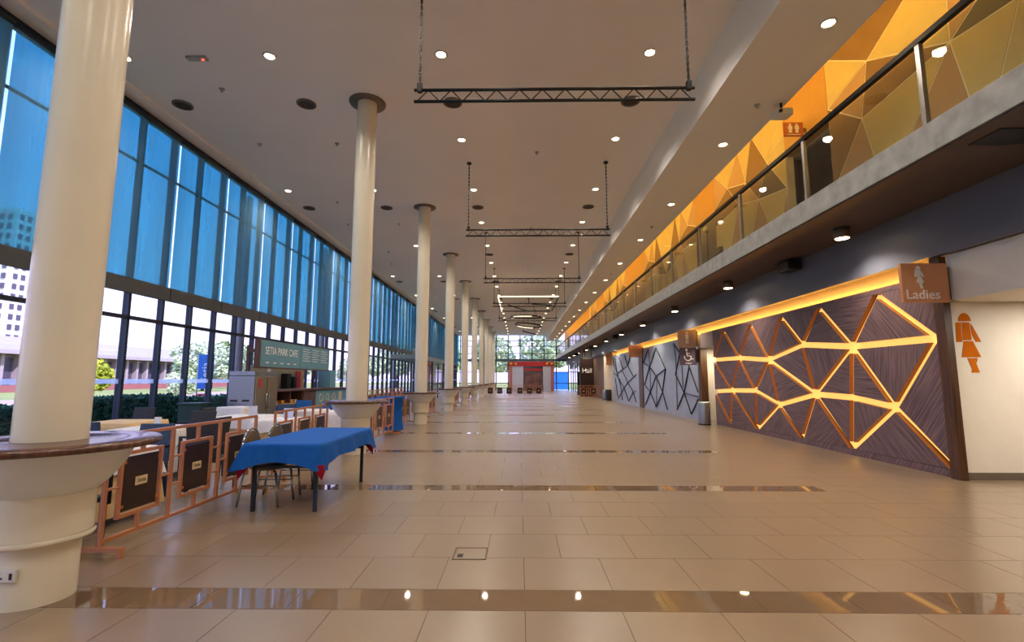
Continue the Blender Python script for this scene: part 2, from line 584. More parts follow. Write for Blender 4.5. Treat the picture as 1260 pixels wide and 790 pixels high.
while y < 68:
    b = empty('roller_blind', (XL + .14, y, 0))
    tag(b, 'grey blue mesh roller blind drawn down over the upper glazing', 'blind', 'roller blinds on the upper glazing')
    put(fabric, 'fabric', b)
    put(barm, 'bottom_bar', b)
    put(rollm, 'roller', b)
    y += 2 * MP

# ------------------------------------------------------------------ far glazed wall
wf = struct(empty('wall_far', (0, YB, 0)), 'glazed end wall looking out on trees')
MX = 1.72
xs = [-1.6 + MX * k for k in range(-5, 9)]
fm = MB().box(-.07, .07, -.06, .06, 0, 8.4).mesh('mullion', M['darkframe'])
for x in xs:
    if XL < x < 12:
        put(fm, 'mullion', wf, (x, 0, 0))
zr = [0.0, 1.0, 2.6, 4.2, 5.25, 6.3, 7.1, 8.3]
for i in range(len(zr) - 1):
    pm = MB().box(.05, MX - .05, -.006, .006, zr[i] + .03, zr[i + 1] - .03).mesh('pane', M['glass'])
    for x in xs:
        if XL - 1 < x < 11:
            put(pm, 'pane', wf, (x, 0, 0))
    if i and abs(zr[i] - 4.2) > .1:
        MB().box(XL, 12, -.03, .03, zr[i] - .05, zr[i] + .05).build('rail', M['darkframe'], wf)
MB().box(XL, 12, -.16, .16, 4.12, 4.46).build('transom_beam', mat('transomgreen', (74, 100, 104), 0.5), wf)

# ------------------------------------------------------------------ right side: balcony
bs = struct(MB().box(5.25, 7.2, Y0, YB - .1, 4.43, 4.82).build('balcony_slab', M['slab']), 'raw concrete balcony edge')
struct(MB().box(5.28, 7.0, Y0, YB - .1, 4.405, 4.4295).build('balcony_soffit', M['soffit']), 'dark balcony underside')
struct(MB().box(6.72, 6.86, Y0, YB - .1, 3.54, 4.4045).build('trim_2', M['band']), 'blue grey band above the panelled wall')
rail = struct(empty('balcony_railing', (5.33, 0, 4.82)), 'glass balustrade with steel posts and black handrail')
pst = MB().box(-.03, .03, -.035, .035, -.12, 1.16).mesh('rail_post', M['steel'])
pnl = MB().box(-.006, .006, .06, 2.59, .06, 1.10).mesh('glass_panel', M['railglass'])
y = 6.1 - 2.65 * 5
while y < 68:
    put(pst, 'rail_post', rail, (0, y, 0))
    put(pnl, 'glass_panel', rail, (0, y, 0))
    y += 2.65
MB().box(-.045, .035, Y0 + .2, YB - .2, 1.16, 1.235).build('handrail', mat('railblack', (12, 12, 13), 0.6, spec=0.25), rail)

# ---- planar pattern helper: splits a rectangle into faces along edges, each face a shrunken slab
def faces_of(nodes, edges):
    adj = {}
    for a, b in edges:
        adj.setdefault(a, set()).add(b)
        adj.setdefault(b, set()).add(a)
    order = {n: sorted(v, key=lambda q: math.atan2(nodes[q][1] - nodes[n][1], nodes[q][0] - nodes[n][0])) for n, v in adj.items()}
    seen, out = set(), []
    for a in adj:
        for b in adj[a]:
            if (a, b) in seen:
                continue
            loop, u, v = [], a, b
            while (u, v) not in seen:
                seen.add((u, v))
                loop.append(u)
                ring = order[v]
                i = ring.index(u)
                u, v = v, ring[i - 1]
            area = sum(nodes[loop[i]][0] * nodes[loop[(i + 1) % len(loop)]][1] - nodes[loop[(i + 1) % len(loop)]][0] * nodes[loop[i]][1] for i in range(len(loop))) / 2
            if area > 1e-4:
                out.append(loop)
    return out

def shrink(poly, offs):
    # poly counter-clockwise; offs[i] is the inward offset of edge i -> i+1
    n, res = len(poly), []
    for i in range(n):
        p0, p1, p2 = poly[i - 1], poly[i], poly[(i + 1) % n]
        o0, o1 = offs[i - 1], offs[i]
        d0 = Vector((p1[0] - p0[0], p1[1] - p0[1])).normalized()
        d1 = Vector((p2[0] - p1[0], p2[1] - p1[1])).normalized()
        n0, n1 = Vector((-d0.y, d0.x)), Vector((-d1.y, d1.x))
        a, b = Vector(p1) + n0 * o0, Vector(p1) + n1 * o1
        cr = d0.x * d1.y - d0.y * d1.x
        if abs(cr) < 0.02:
            res.append(tuple((a + b) / 2))
        else:
            t = ((b.x - a.x) * d1.y - (b.y - a.y) * d1.x) / cr
            res.append(tuple(a + d0 * t))
    return res

def border(nodes, y0, y1, z0, z1):
    e = []
    for axis, val in ((0, y0), (0, y1), (1, z0), (1, z1)):
        on = sorted((n for n, p in nodes.items() if abs(p[axis] - val) < 1e-6), key=lambda n: nodes[n][1 - axis])
        e += list(zip(on[:-1], on[1:]))
    return e

# ---- panelled lower wall by the Ladies entrance
PY0, PY1, PZ0, PZ1 = 8.04, 17.41, 0.13, 3.18
N = dict(t1=(16.48, PZ1), t2=(14.54, PZ1), t3=(12.84, PZ1), t4=(11.20, PZ1), t5=(9.39, PZ1),
         u0=(PY1, 2.24), u1=(15.39, 2.22), u2=(13.61, 2.09), u3=(11.95, 2.39), u4=(10.19, 2.23), u5=(8.14, 2.23),
         m0=(PY1, 1.14), m1=(16.06, 1.20), m2=(14.48, 1.23), m3=(13.20, .89), m4=(11.57, 1.21), m5=(10.32, 1.18), m6=(9.16, 1.04),
         b1=(16.26, PZ0), b2=(14.48, PZ0), b3=(12.23, PZ0), b4=(10.44, PZ0), b5=(PY0, PZ0),
         s5=(PY0, 2.23), c1=(PY1, PZ0), c2=(PY1, PZ1), c3=(PY0, PZ1))
GE = [e.split('-') for e in ('u0-t1 t1-u1 u1-t2 t2-u2 u2-t3 t3-u3 u3-t4 t4-u4 u4-t5 t5-u5 u0-u1 u1-u2 u2-u3 u3-u4 u4-u5 '
      'u0-m1 u1-m1 u1-m2 u2-m2 u2-m3 u2-m4 u3-m4 u4-m4 u4-m5 u4-m6 u5-m6 m0-m1 m1-m2 m2-m3 m3-m4 m4-m5 m5-m6 '
      'm0-b1 m1-b1 m1-b2 m2-b2 m3-b2 m3-b3 m4-b3 m4-b4 m5-b4 m6-b4 m6-b5').split()]
thin = [('u5', 's5')]
bd = border(N, PY0, PY1, PZ0, PZ1)
wr = struct(empty('wall_right', (XR, 0, 0)), 'dark wood panelled wall with glowing golden geometric grooves')
gset = {frozenset(e) for e in GE}
GW, GD = 0.13, 0.085
for loop in faces_of(N, GE + thin + bd):
    offs = [GW / 2 if frozenset((loop[i], loop[(i + 1) % len(loop)])) in gset else 0.0015 for i in range(len(loop))]
    o = MB().prism_x(shrink([N[n] for n in loop], offs)[::-1], 0, GD).build('wood_panel', M['panelwood'], wr)
    o.data.materials.append(M['goldedge'])
    for p in o.data.polygons[2:]:
        p.material_index = 1
for a, b in GE:
    ya, za = N[a]; yb_, zb = N[b]
    mb = MB()
    d = Vector((yb_ - ya, zb - za)).normalized()
    p = Vector((-d.y, d.x)) * GW * .5
    q = [(ya + p.x, za + p.y), (ya - p.x, za - p.y), (yb_ - p.x, zb - p.y), (yb_ + p.x, zb + p.y)]
    q = [(min(max(y_, PY0), PY1), min(max(z_, PZ0), PZ1)) for y_, z_ in q]
    ar = sum(q[i][0] * q[(i + 1) % 4][1] - q[(i + 1) % 4][0] * q[i][1] for i in range(4))
    mb.prism_x(q if ar < 0 else q[::-1], GD + .0005 + .0004 * random.random(), GD + .01)
    mb.build('groove_light', M['led'], wr)
MB().box(GD + .011, .21, PY0, PY1, 0, 3.285).build('backing', M['goldedge'], wr)
MB().box(0.004, GD, PY0, PY1, 0, PZ0 - .004).build('skirting', M['panelwood'], wr)
MB().box(0.0, GD, PY0, PY1, PZ1 + .004, 3.285).build('top_board', M['panelwood'], wr)

# cove slot running above all the panels
struct(MB().box(7.16, 7.3, 8.04, YB - .1, 3.0, 4.40).build('wall_cove', M['warmwhite']))
struct(MB().box(7.03, 7.07, 8.1, 36.0, 3.290, 3.31).build('trim_3', M['cove']), 'orange cove light strip above the wood panels')

# wooden end post and white wall of the Ladies entrance
struct(MB().box(6.81, 6.925, 7.85, 8.035, 0, 3.535).build('trim_4', M['postwood']), 'dark timber post at the end of the panelled wall')
struct(MB().box(6.93, 12.2, 7.93, 8.035, 0, 2.80).build('wall_ladies', M['warmwhite']), 'white wall of the Ladies entrance')
struct(MB().box(6.93, 12.2, 7.905, 7.929, 0, .11).build('baseboard_ladies', M['bronze']))
struct(MB().box(6.88, 7.05, Y0, 7.795, 2.80, 3.53).build('wall_fascia', M['white']), 'white fascia over the Ladies entrance')
struct(MB().box(7.055, 12.2, 2.0, 7.925, 2.80, 2.95).build('ceiling_ladies', M['warmwhite']))
struct(MB().box(6.88, 12.2, Y0, 2.0, 0, 2.795).build('wall_near', M['warmwhite']))
rl = bpy.data.objects.new('recess_lamp', bpy.data.lights.new('recess_lamp', 'AREA'))
COL.objects.link(rl)
rl.data.shape = 'DISK'; rl.data.size = .16; rl.data.energy = 50; rl.data.color = (1, .90, .76)
rl.location = (8.6, 6.6, 2.77)

# female pictogram on the white wall: inlaid orange wooden pieces
wp = empty('woman_pictogram', (7.19, 7.9295, 0))
tag(wp, 'orange female figure pictogram mounted on the white wall', 'pictogram')
def pic(name, pts, m, parent, th=0.005):
    a = sum(pts[i][0] * pts[(i + 1) % len(pts)][1] - pts[(i + 1) % len(pts)][0] * pts[i][1] for i in range(len(pts)))
    if a < 0: pts = pts[::-1]
    return MB().prism_y(pts, -th, 0).build(name, m, parent)
def woman(parent, s, z0, m, zoff=0):
    # built in units of the pictogram height, feet at z0
    P = lambda q: [(x * s, z0 + z * s) for x, z in q]
    hd = [(0.0 + .105 * math.cos(t), .86 + .14 * math.sin(t)) for t in [math.pi * k / 10 for k in range(11)]]
    pic('head', P(hd), m, parent)
    pic('arm', P([(-.06, .84), (-.145, .84), (-.175, .51), (-.075, .51)]), m, parent)
    pic('torso', P([(-.045, .84), (.075, .84), (.085, .54), (-.06, .54)]), m, parent)
    pic('arm', P([(.09, .82), (.12, .78), (.24, .51), (.15, .51), (.10, .62)]), m, parent)
    pic('skirt', P([(-.05, .525), (.10, .525), (.21, .255), (-.11, .255)]), m, parent)
    pic('leg', P([(-.02, .24), (.09, .24), (.16, 0), (.06, 0)]), m, parent)
    pic('leg', P([(.10, .24), (.15, .24), (.125, .16)]), m, parent)
    pic('foot', P([(.05, .08), (.02, 0), (.055, 0)]), m, parent)
woman(wp, 0.96, 1.66, M['icon'])

# ------------------------------------------------------------------ projecting sign boxes
def sign_box(x, y, z0, z1, w, name, label, m=M['signbrown']):
    e = empty(name, (x, y, 0))
    tag(e, label, 'sign')
    MB().box(-w / 2, w / 2, 0, .06, z0, z1).build('board', m, e, 0.004)
    MB().box(w / 2 - .06, 6.885 - x, .061, .09, z0 + .05, z1 - .05).build('bracket', M['bronze'], e)
    return e
e = sign_box(6.44, 7.70, 2.76, 3.39, .73, 'ladies_sign', 'brown box sign reading Ladies over the wood panelled wall')
se = empty('pictogram', (-.10, -.001, 0), parent=e)
woman(se, .36, 2.985, M['letters'])
text('lettering', 'Ladies', .215, M['letters'], e, (-.055, -.003, 2.88), FACE_CAM)
e2 = sign_box(6.45, 18.80, 2.76, 3.45, .70, 'gents_sign', 'pale brown box sign with a male figure above the accessible toilet sign', mat('signpale', (176, 150, 132), .5))
for nm, b in (('head', (-.035, .035, 3.30, 3.37)), ('torso', (-.06, .06, 3.10, 3.28)), ('leg', (-.05, -.01, 2.92, 3.09)), ('leg', (.01, .05, 2.92, 3.09))):
    MB().box(b[0], b[1], -.01, 0, b[2], b[3]).build(nm, M['letters'], e2)
e3 = empty('accessible_toilet_sign', (6.47, 18.80, 0))
tag(e3, 'dark purple square sign with a white wheelchair symbol', 'sign')
MB().box(-.32, .32, 0, .05, 2.10, 2.755).build('board', M['purple'], e3)
MB().box(.26, .40, .051, .08, 2.2, 2.7).build('bracket', M['bronze'], e3)
mb = MB()
mb.torus((-.02, -.01, 2.40), .13, .018, 24, 6, (R(90), 0, 0), (0.45, 1.05))
mb.build('wheel', M['letters'], e3)
mb = MB()
mb.bar((-.06, -.01, 2.62), (-.05, -.01, 2.45), .03, .02); mb.bar((-.05, -.01, 2.45), (.07, -.01, 2.45), .03, .02)
mb.bar((.07, -.01, 2.45), (.13, -.01, 2.32), .03, .02); mb.bar((.13, -.01, 2.32), (.19, -.01, 2.34), .03, .02); mb.bar((-.055, -.01, 2.54), (.05, -.01, 2.54), .025, .02)
mb.build('seated_figure', M['letters'], e3)
o = MB().lathe([(.001, -.01), (.04, -.01), (.04, .01), (.001, .01)], 0, 0, 12).build('head', M['letters'], e3)
o.rotation_euler = (R(90), 0, 0); o.location = (-.065, -.01, 2.68)
text('lettering', 'TOILET', .075, M['letters'], e3, (0, -.003, 2.16), FACE_CAM)
e4 = sign_box(6.45, 27.2, 2.78, 3.45, .74, 'restroom_sign', 'pale box sign over the blue grey panels beside the timber post')

# ------------------------------------------------------------------ further along the right wall
struct(MB().box(6.88, 7.12, 17.42, 18.62, 2.72, 3.285).build('trim_5', mat('fasciagrey', (150, 140, 136), .5)), 'grey fascia over the lit doorway')
struct(MB().box(7.6, 7.7, 17.42, 18.92, 0, 2.9).build('wall_doorway', M['warmwhite']))
struct(MB().box(7.125, 7.595, 18.86, 18.92, 0, 2.9).build('wall_doorway_side', M['warmwhite']))
struct(MB().box(6.86, 7.12, 18.64, 18.92, 0, 2.72).build('trim_6', M['postwood']), 'timber post beside the lit doorway')
dl = bpy.data.objects.new('doorway_lamp', bpy.data.lights.new('doorway_lamp', 'AREA'))
COL.objects.link(dl); dl.data.size = .2; dl.data.energy = 22; dl.data.color = (1, .85, .6); dl.location = (7.35, 18.0, 2.7)

def groove_wall(name, y0, y1, lines, label):
    w = struct(empty(name, (XR, 0, 0)), label)
    n = max(1, round((y1 - y0) / 2.2))
    for k in range(n):
        a, b = y0 + (y1 - y0) * k / n, y0 + (y1 - y0) * (k + 1) / n
        MB().box(0, .2, a + .006, b - .006, 0.0, 3.285).build('leaf_panel', M['bluepanel'], w)
    for l in lines:
        MB().bar((-.004, l[0], l[1]), (-.004, l[2], l[3]), .09, .02).build('dark_strip', M['black'], w)
    return w
L1 = [(26.05, 3.15, 27.2, 2.47), (27.2, 2.47, 25.88, 2.22), (26.05, 3.15, 25.88, 2.22), (25.88, 2.22, 24.54, 3.13), (24.54, 3.13, 23.1, 2.05), (25.88, 2.22, 24.72, 1.73), (24.72, 1.73, 23.1, 2.05), (25.88, 2.22, 27.04, 1.27), (27.04, 1.27, 25.9, .91), (24.72, 1.73, 25.9, .91), (24.72, 1.73, 23.7, .96), (23.1, 2.05, 23.7, .96), (25.9, .91, 27.02, .17), (25.9, .91, 24.86, .18), (24.66, 1.73, 24.86, .18), (23.7, .96, 24.86, .18), (23.7, .96, 23.0, .16), (25.88, 2.22, 25.9, .91)]
L2 = [(21.78, 3.14, 20.95, 2.68), (21.78, 3.14, 21.56, 2.46), (20.95, 2.68, 21.64, 1.77), (21.56, 2.46, 21.63, .27), (21.64, 1.77, 20.61, 1.01), (20.8, 2.37, 20.76, 1.22), (19.87, 2.07, 20.61, 1.01), (19.87, 2.07, 19.0, 1.06), (20.61, 1.01, 19.0, .89), (20.61, 1.01, 21.64, .24), (20.61, 1.01, 19.85, .18), (19.0, .81, 19.85, .18), (20.3, 2.6, 19.87, 2.07)]
L3 = [(35.89, 2.03, 34.77, 1.87), (34.76, 1.91, 32.32, 1.01), (35.94, 3.12, 33.45, 1.13), (34.39, 1.97, 31.08, 2.42), (33.72, 3.09, 32.49, 2.22), (31.9, 3.11, 31.08, 2.42), (31.08, 2.42, 29.5, 1.67), (31.08, 2.42, 30.17, 3.1), (32.82, 2.16, 31.21, 1.35), (32.32, 1.01, 31.21, 1.35), (31.21, 1.35, 28.91, 1.85), (31.21, 1.35, 29.74, .81), (29.74, .81, 29.03, .89), (29.74, .81, 31.06, .2), (32.32, 1.01, 31.06, .2), (32.32, 1.01, 34.44, .19), (29.74, .81, 29.11, .22), (33.73, 1.62, 32.91, .19), (35.17, 1.62, 34.42, .34), (35.17, 3.1, 34.4, 1.95)]
groove_wall('wall_panels_1', 18.94, 27.3, L1 + L2, 'blue grey panel wall with black zigzag strips by the accessible toilet')
struct(MB().box(6.84, 7.12, 27.35, 28.2, 0, 3.285).build('trim_7', M['postwood']), 'timber post between two blue grey panel walls')
groove_wall('wall_panels_2', 28.25, 36.1, L3, 'blue grey panel wall with black zigzag strips beyond the timber post')
struct(MB().box(6.88, 7.15, 36.1, 40.0, 0, 3.53).build('wall_beige', mat('beigewall', (214, 198, 176), .6)))
struct(MB().box(6.86, 7.15, 40.0, 45.2, 0, 3.53).build('wall_timber', wood('hallwood', (86, 62, 52), (120, 92, 78), .5)))
lb = MB().box(6.5, 6.86, 36.6, 36.8, 2.62, 3.52).build('hall_box_sign', M['signbrown'])
tag(lb, 'pale box sign projecting from the beige wall beside the zigzag panels', 'sign')
# hall pylon
hp = empty('hall_pylon', (6.3, 45.3, 0))
tag(hp, 'dark pylon with white script reading Hall at the hall entrance', 'sign')
MB().box(-.62, .50, 0, .35, 0, 3.45).build('board', M['brownpanel'], hp)
MB().box(-.68, -.62, -.05, .4, 0, 4.40).build('jamb', M['black'], hp)
MB().box(.50, .56, -.05, .4, 0, 4.40).build('jamb', M['black'], hp)
for k in range(5):
    MB().box(-.55 + k * .22, -.48 + k * .22, .1, .2, 3.45, 4.40).build('slat', M['olivewall'], hp)
text('lettering', 'Hall', .62, M['letters'], hp, (-.05, -.006, 2.35), FACE_CAM, sx=.95)
# glazed hall entrance beyond
hd = struct(empty('door_1', (6.95, 0, 0)), 'glazed hall entrance doors in dark frames')
for k in range(9):
    MB().box(-.05, .05, 46.5 + k * 2.4, 46.6 + k * 2.4, 0, 3.5).build('frame', M['darkframe'], hd)
    if k < 8:
        MB().box(-.01, .01, 46.62 + k * 2.4, 48.88 + k * 2.4, 0.02, 3.5).build('pane', M['railglass'], hd)
struct(MB().box(8.6, 8.7, 45.5, 69.5, 0, 3.5).build('wall_hall', M['warmwhite']))
bc = MB().box(5.9, 6.7, 50.0, 50.25, 0, 2.35).build('display_board', M['black'], None, .02)
tag(bc, 'tall black freestanding board beside the hall pylon', 'board')

# ------------------------------------------------------------------ upper wall of triangular panels
UX = 6.5
UZ0, UZ1 = 4.825, 8.30
wu = struct(empty('wall_upper', (UX, 0, 0)), 'upper wall of gold tan and brown triangular panels behind the balcony')
MB().box(.21, .3, 2.0, YB - .2, 6.95, 8.40).build('backing', M['joint'], wu)
def tri_segment(nodes, edges, y0, y1, refs):
    bdr = border(nodes, y0, y1, UZ0, UZ1)
    for loop in faces_of(nodes, edges + bdr):
        pts = [nodes[n] for n in loop]
        c = (sum(p[0] for p in pts) / len(pts), sum(p[1] for p in pts) / len(pts))
        key = min(refs, key=lambda r: (r[0] - c[0]) ** 2 + (r[1] - c[1]) ** 2)[2] if refs else random.choice(('tan1', 'tan2', 'tan2', 'tan3', 'tan4'))
        MB().prism_x(shrink(pts, [.014] * len(loop))[::-1], 0, .006).build('triangle_panel', M[key], wu)
    MB().box(.0065, .2, y0, y1, UZ0, UZ1).build('joint_backing', M['joint'], wu)
S1 = dict(a=(9.77, UZ1), f=(9.77, 7.2), g=(9.77, 5.4), BL=(9.77, UZ0), b=(8.58, 7.47), d=(8.82, 6.46), e=(6.9, 6.61), h=(5.88, 6.49),
          c=(6.85, UZ1), k=(4.2, UZ1), B1=(6.55, UZ0), B2=(8.4, UZ0), R1=(2.0, 6.5), B0=(4.5, UZ0), r0=(2.0, UZ0), r1=(2.0, UZ1))
E1 = [x.split('-') for x in 'a-b f-b f-d b-d b-c b-e e-c e-k e-h e-d e-B2 d-B2 d-g e-B1 h-B1 h-k h-R1 h-B0'.split()]
REF1 = [(9.4, 7.66, 'tan1'), (9.06, 7.04, 'tan2'), (8.4, 8.02, 'tan3'), (7.44, 7.46, 'tan1'), (8.1, 6.85, 'tan3'), (8.04, 5.96, 'tan1'), (9.1, 5.4, 'tan2'), (9.45, 6.35, 'tan3'),
        (7.28, 5.4, 'tan2'), (6.44, 5.97, 'tan1'), (5.66, 7.13, 'tan4'), (5.98, 7.74, 'tan2')]
tri_segment(S1, E1, 2.0, 9.77, REF1)
S2 = dict(p1=(15.73, UZ1), p2=(14.73, 7.47), p3=(13.92, UZ1), p4=(13.54, 7.15), p5=(13.07, UZ1), p6=(12.32, 7.2), p7=(11.45, UZ1), p8=(11.45, 6.16), r=(11.45, 7.45),
          p9=(12.84, 6.4), p10=(14.03, 6.68), p11=(15.73, 7.15), q=(15.73, 6.55), B1=(12.0, UZ0), B2=(13.7, UZ0), B3=(15.1, UZ0), c0=(11.45, UZ0), c1=(15.73, UZ0))
E2 = [x.split('-') for x in 'p1-p2 p2-p3 p3-p4 p2-p4 p4-p5 p5-p6 p6-p7 p6-r p6-p8 p8-p9 p9-p6 p9-p4 p4-p10 p9-p10 p9-B1 p9-B2 p8-B1 p2-p11 p2-p10 p10-q p10-B2 p10-B3'.split()]
REF2 = [(13.0, 7.5, 'tan3'), (12.2, 6.6, 'tan4'), (14.1, 7.1, 'tan3'), (15.1, 6.95, 'tan3'), (12.9, 6.9, 'tan2'), (13.5, 7.84, 'tan1'), (12.3, 7.9, 'tan1'), (11.7, 7.6, 'tan1'), (14.1, 7.6, 'tan2'), (14.8, 8.0, 'tan1'),
        (15.4, 7.6, 'tan2'), (13.4, 6.75, 'tan2'), (12.1, 5.8, 'tan1'), (12.85, 5.3, 'tan2'), (13.5, 5.9, 'tan1'), (14.3, 5.5, 'tan2'), (15.2, 5.7, 'tan1'), (11.7, 5.2, 'tan2'), (11.75, 7.0, 'tan1')]
tri_segment(S2, E2, 11.45, 15.73, REF2)
gaps = [(9.77, 11.45), (15.73, 17.5)]
yy = 17.5
for ln, gp in ((7.4, 4.3), (8.2, 3.0), (4.5, 2.0)):
    a, b = yy, yy + ln
    half = 1 if ln < 6 else 2
    for hh in range(half):
        s0, s1 = a + ln * hh / half, a + ln * (hh + 1) / half
        flip = hh % 2 == 0
        fn = lambda p: ((s1 - (p[0] - 11.45) / 4.28 * (s1 - s0)) if flip else (s0 + (p[0] - 11.45) / 4.28 * (s1 - s0)), p[1])
        nn = {k: fn(p) for k, p in S2.items()}
        for k, p in S2.items():
            if abs(p[0] - 11.45) < 1e-9: nn[k] = (s1 if flip else s0, p[1])
            if abs(p[0] - 15.73) < 1e-9: nn[k] = (s0 if flip else s1, p[1])
        rf = [fn(r) + (r[2],) for r in REF2]
        tri_segment(nn, E2, s0, s1, rf)
    gaps.append((b, b + gp))
    yy = b + gp
gaps.append((yy, YB - .2))
for i, (a, b) in enumerate(gaps):
    MB().box(.0, .2, a + .004, b - .004, 6.95, UZ1).build('plain_panel', M['plainorange'], wu)
    if i >= 2:
        MB().box(.0, .2, a + .004, b - .004, UZ0, 6.945).build('plain_panel', M['tan2'], wu)
# restroom opening on the balcony (recess) and grey door
struct(MB().box(UX + 1.2, UX + 1.3, 9.2, 12.0, UZ0, 7.0).build('wall_recess', M['doorgrey']))
rp = MB().box(UX + .9, UX + 1.19, 10.1, 10.6, UZ0, 6.6).build('trim_8', M['warmwhite'])
struct(rp)
dd = struct(empty('door_2', (UX, 0, 0)), 'dark grey door on the balcony between triangular panels')
MB().box(.02, .10, 15.9, 17.4, UZ0 + .005, 6.94).build('leaf', M['doorgrey'], dd)
MB().box(.0, .10, 15.735, 15.895, UZ0 + .005, 6.945).build('frame', M['bronze'], dd)
MB().box(.0, .10, 17.405, 17.495, UZ0 + .005, 6.945).build('frame', M['bronze'], dd)
MB().box(-.03, .02, 16.4, 16.75, 6.72, 6.82).build('door_closer', M['steel'], dd)
MB().box(-.02, .02, 17.2, 17.32, 5.75, 5.95).build('lock', M['black'], dd)
rb = MB().box(6.35, 6.48, 15.2, 15.66, 5.55, 5.75).build('reader_box', M['doorgrey'], None, .01)
tag(rb, 'small dark box on the triangular panels beside the balcony door', 'wall box')
rs = empty('restroom_plaque', (6.19, 10.5, 0))
tag(rs, 'small orange plaque with two white figures projecting above the balcony restroom opening', 'sign')
MB().box(-.22, .22, 0, .03, 6.99, 7.32).build('plaque', M['signorange'], rs)
MB().box(.16, .315, .031, .05, 7.1, 7.2).build('bracket', M['bronze'], rs)
for dx in (-.07, .08):
    for nm, bx in (('head', (-.022, .022, 7.24, 7.285)), ('torso', (-.045, .045, 7.15, 7.235)), ('leg', (-.032, .032, 7.075, 7.145))):
        MB().box(dx + bx[0], dx + bx[1], -.008, -.0005, bx[2], bx[3]).build(nm, M['letters'], rs)
MB().box(-.16, .16, -.008, -.0005, 7.02, 7.035).build('caption_line', M['letters'], rs)

# ------------------------------------------------------------------ white projector under the ceiling edge
pr = empty('projector', (5.30, 9.35, 7.10))
tag(pr, 'white projector hung from the lowered ceiling edge above the balcony', 'projector')
MB().box(-.17, .17, -.13, .13, -.30, -.17).build('body', M['white'], pr, .015)
MB().cyl((0, 0, -.17), (0, 0, -.001), .025, 10).build('bracket', M['black'], pr)
MB().cyl((-.09, -.13, -.24), (-.09, -.16, -.24), .035, 12).build('lens', M['black'], pr)

# ------------------------------------------------------------------ ceiling lights
trim_me = MB().lathe([(.088, 0), (.125, 0), (.125, -.02), (.098, -.02), (.088, 0)], n=24, close=False).mesh('trim_ring', M['white'])
lens_me = MB().lathe([(.001, -.002), (.085, -.002), (.085, -.012), (.001, -.012)], n=20, close=False).mesh('lens', M['lamp'])
def lamp_data(name, watts, col, ang=150):
    l = bpy.data.lights.new(name, 'SPOT')
    l.energy = watts
    l.color = col
    l.spot_size = R(ang)
    l.spot_blend = .8
    l.shadow_soft_size = .10
    return l
main_l = lamp_data('downlight_beam', LAMP, (1, .89, .77))
right_l = lamp_data('side_beam', LAMP * .45, (1, .78, .5))
def downlight(x, y, z, ld, label, group):
    e = empty('downlight', (x, y, z))
    tag(e, label, 'ceiling light', group)
    put(trim_me, 'trim_ring', e, (0, 0, -.0005))
    put(lens_me, 'lens', e, (0, 0, -.0005))
    put(ld, 'beam', e, (0, 0, -.04))
LB = 'round warm white downlight recessed in the high ceiling'
for k in range(-2, 9):
    for x in (-7.78, -4.9):
        downlight(x, 8.83 + 6.85 * k, CZ - (0 if x > -7.9 else 0), main_l, LB, 'downlights in the high ceiling')
for k in range(-4, 18):
    for x in (-1.52, 2.55):
        downlight(x, 8.83 + 3.425 * k, CZ, main_l, LB, 'downlights in the high ceiling')
for k in range(-3, 16):
    downlight(4.85, 7.1 + 3.98 * k, 7.1, right_l, 'round warm downlight in the lowered ceiling strip', 'downlights in the lowered ceiling strip')
# cylinder spots under the balcony
cyl_me = MB().lathe([(.14, 0), (.14, -.19), (.125, -.20)], n=24).mesh('can', M['bronze'])
cl_me = MB().lathe([(.001, -.2005), (.115, -.2005), (.115, -.206), (.001, -.206)], n=20, close=False).mesh('lens', M['lamp'])
spot_l = lamp_data('can_beam', 150, (1, .86, .66), 140)
for k, y in enumerate((4.1, 9.08, 14.16, 19.1, 24.1, 29.2, 34.3, 39.4, 44.5, 49.6, 54.7, 59.8)):
    e = empty('surface_spotlight', (6.12, y, 4.4045))
    tag(e, 'dark cylinder spotlight under the balcony soffit', 'spotlight', 'cylinder spotlights under the balcony')
    put(cyl_me, 'can', e); put(cl_me, 'lens', e); put(spot_l, 'beam', e, (0, 0, -.24))
# speakers and camera under the soffit
for x, y in ((6.5, 11.6), (6.2, 31.6), (6.2, 42.0), (6.2, 46.5), (6.2, 53.0)):
    e = empty('soffit_speaker', (x, y, 4.4045))
    tag(e, 'black boxy loudspeaker hung under the balcony soffit', 'loudspeaker', 'loudspeakers under the balcony')
    MB().box(-.17, .17, -.26, .26, -.27, -.05).build('cabinet', M['black'], e, .03)
    MB().box(-.03, .03, -.05, .05, -.05, 0).build('bracket', M['black'], e)
    MB().box(-.174, -.1705, -.22, .22, -.24, -.08).build('grille', M['ventdark'], e)
sv = MB().box(5.5, 6.1, 5.35, 5.75, 4.392, 4.4045).build('soffit_vent', M['black'])
tag(sv, 'dark flat vent in the balcony soffit', 'vent')
# round air vents
ring_me = MB().lathe([(.215, 0), (.215, -.025), (.175, -.032), (.175, 0)], n=28, close=False).mesh('vent_ring', M['bronze'])
cone_me = MB().lathe([(.172, -.004), (.145, -.012), (.11, -.006), (.07, -.018), (.001, -.018)], n=28, close=False).mesh('vent_core', M['ventdark'])
for k in range(-1, 9):
    for x in (-7.78, -4.9, -1.52, 2.55):
        e = empty('air_vent', (x, 10.5 + 6.85 * k, CZ))
        tag(e, 'round dark air vent in the high ceiling', 'vent', 'round air vents in the high ceiling')
        put(ring_me, 'vent_ring', e); put(cone_me, 'vent_core', e)
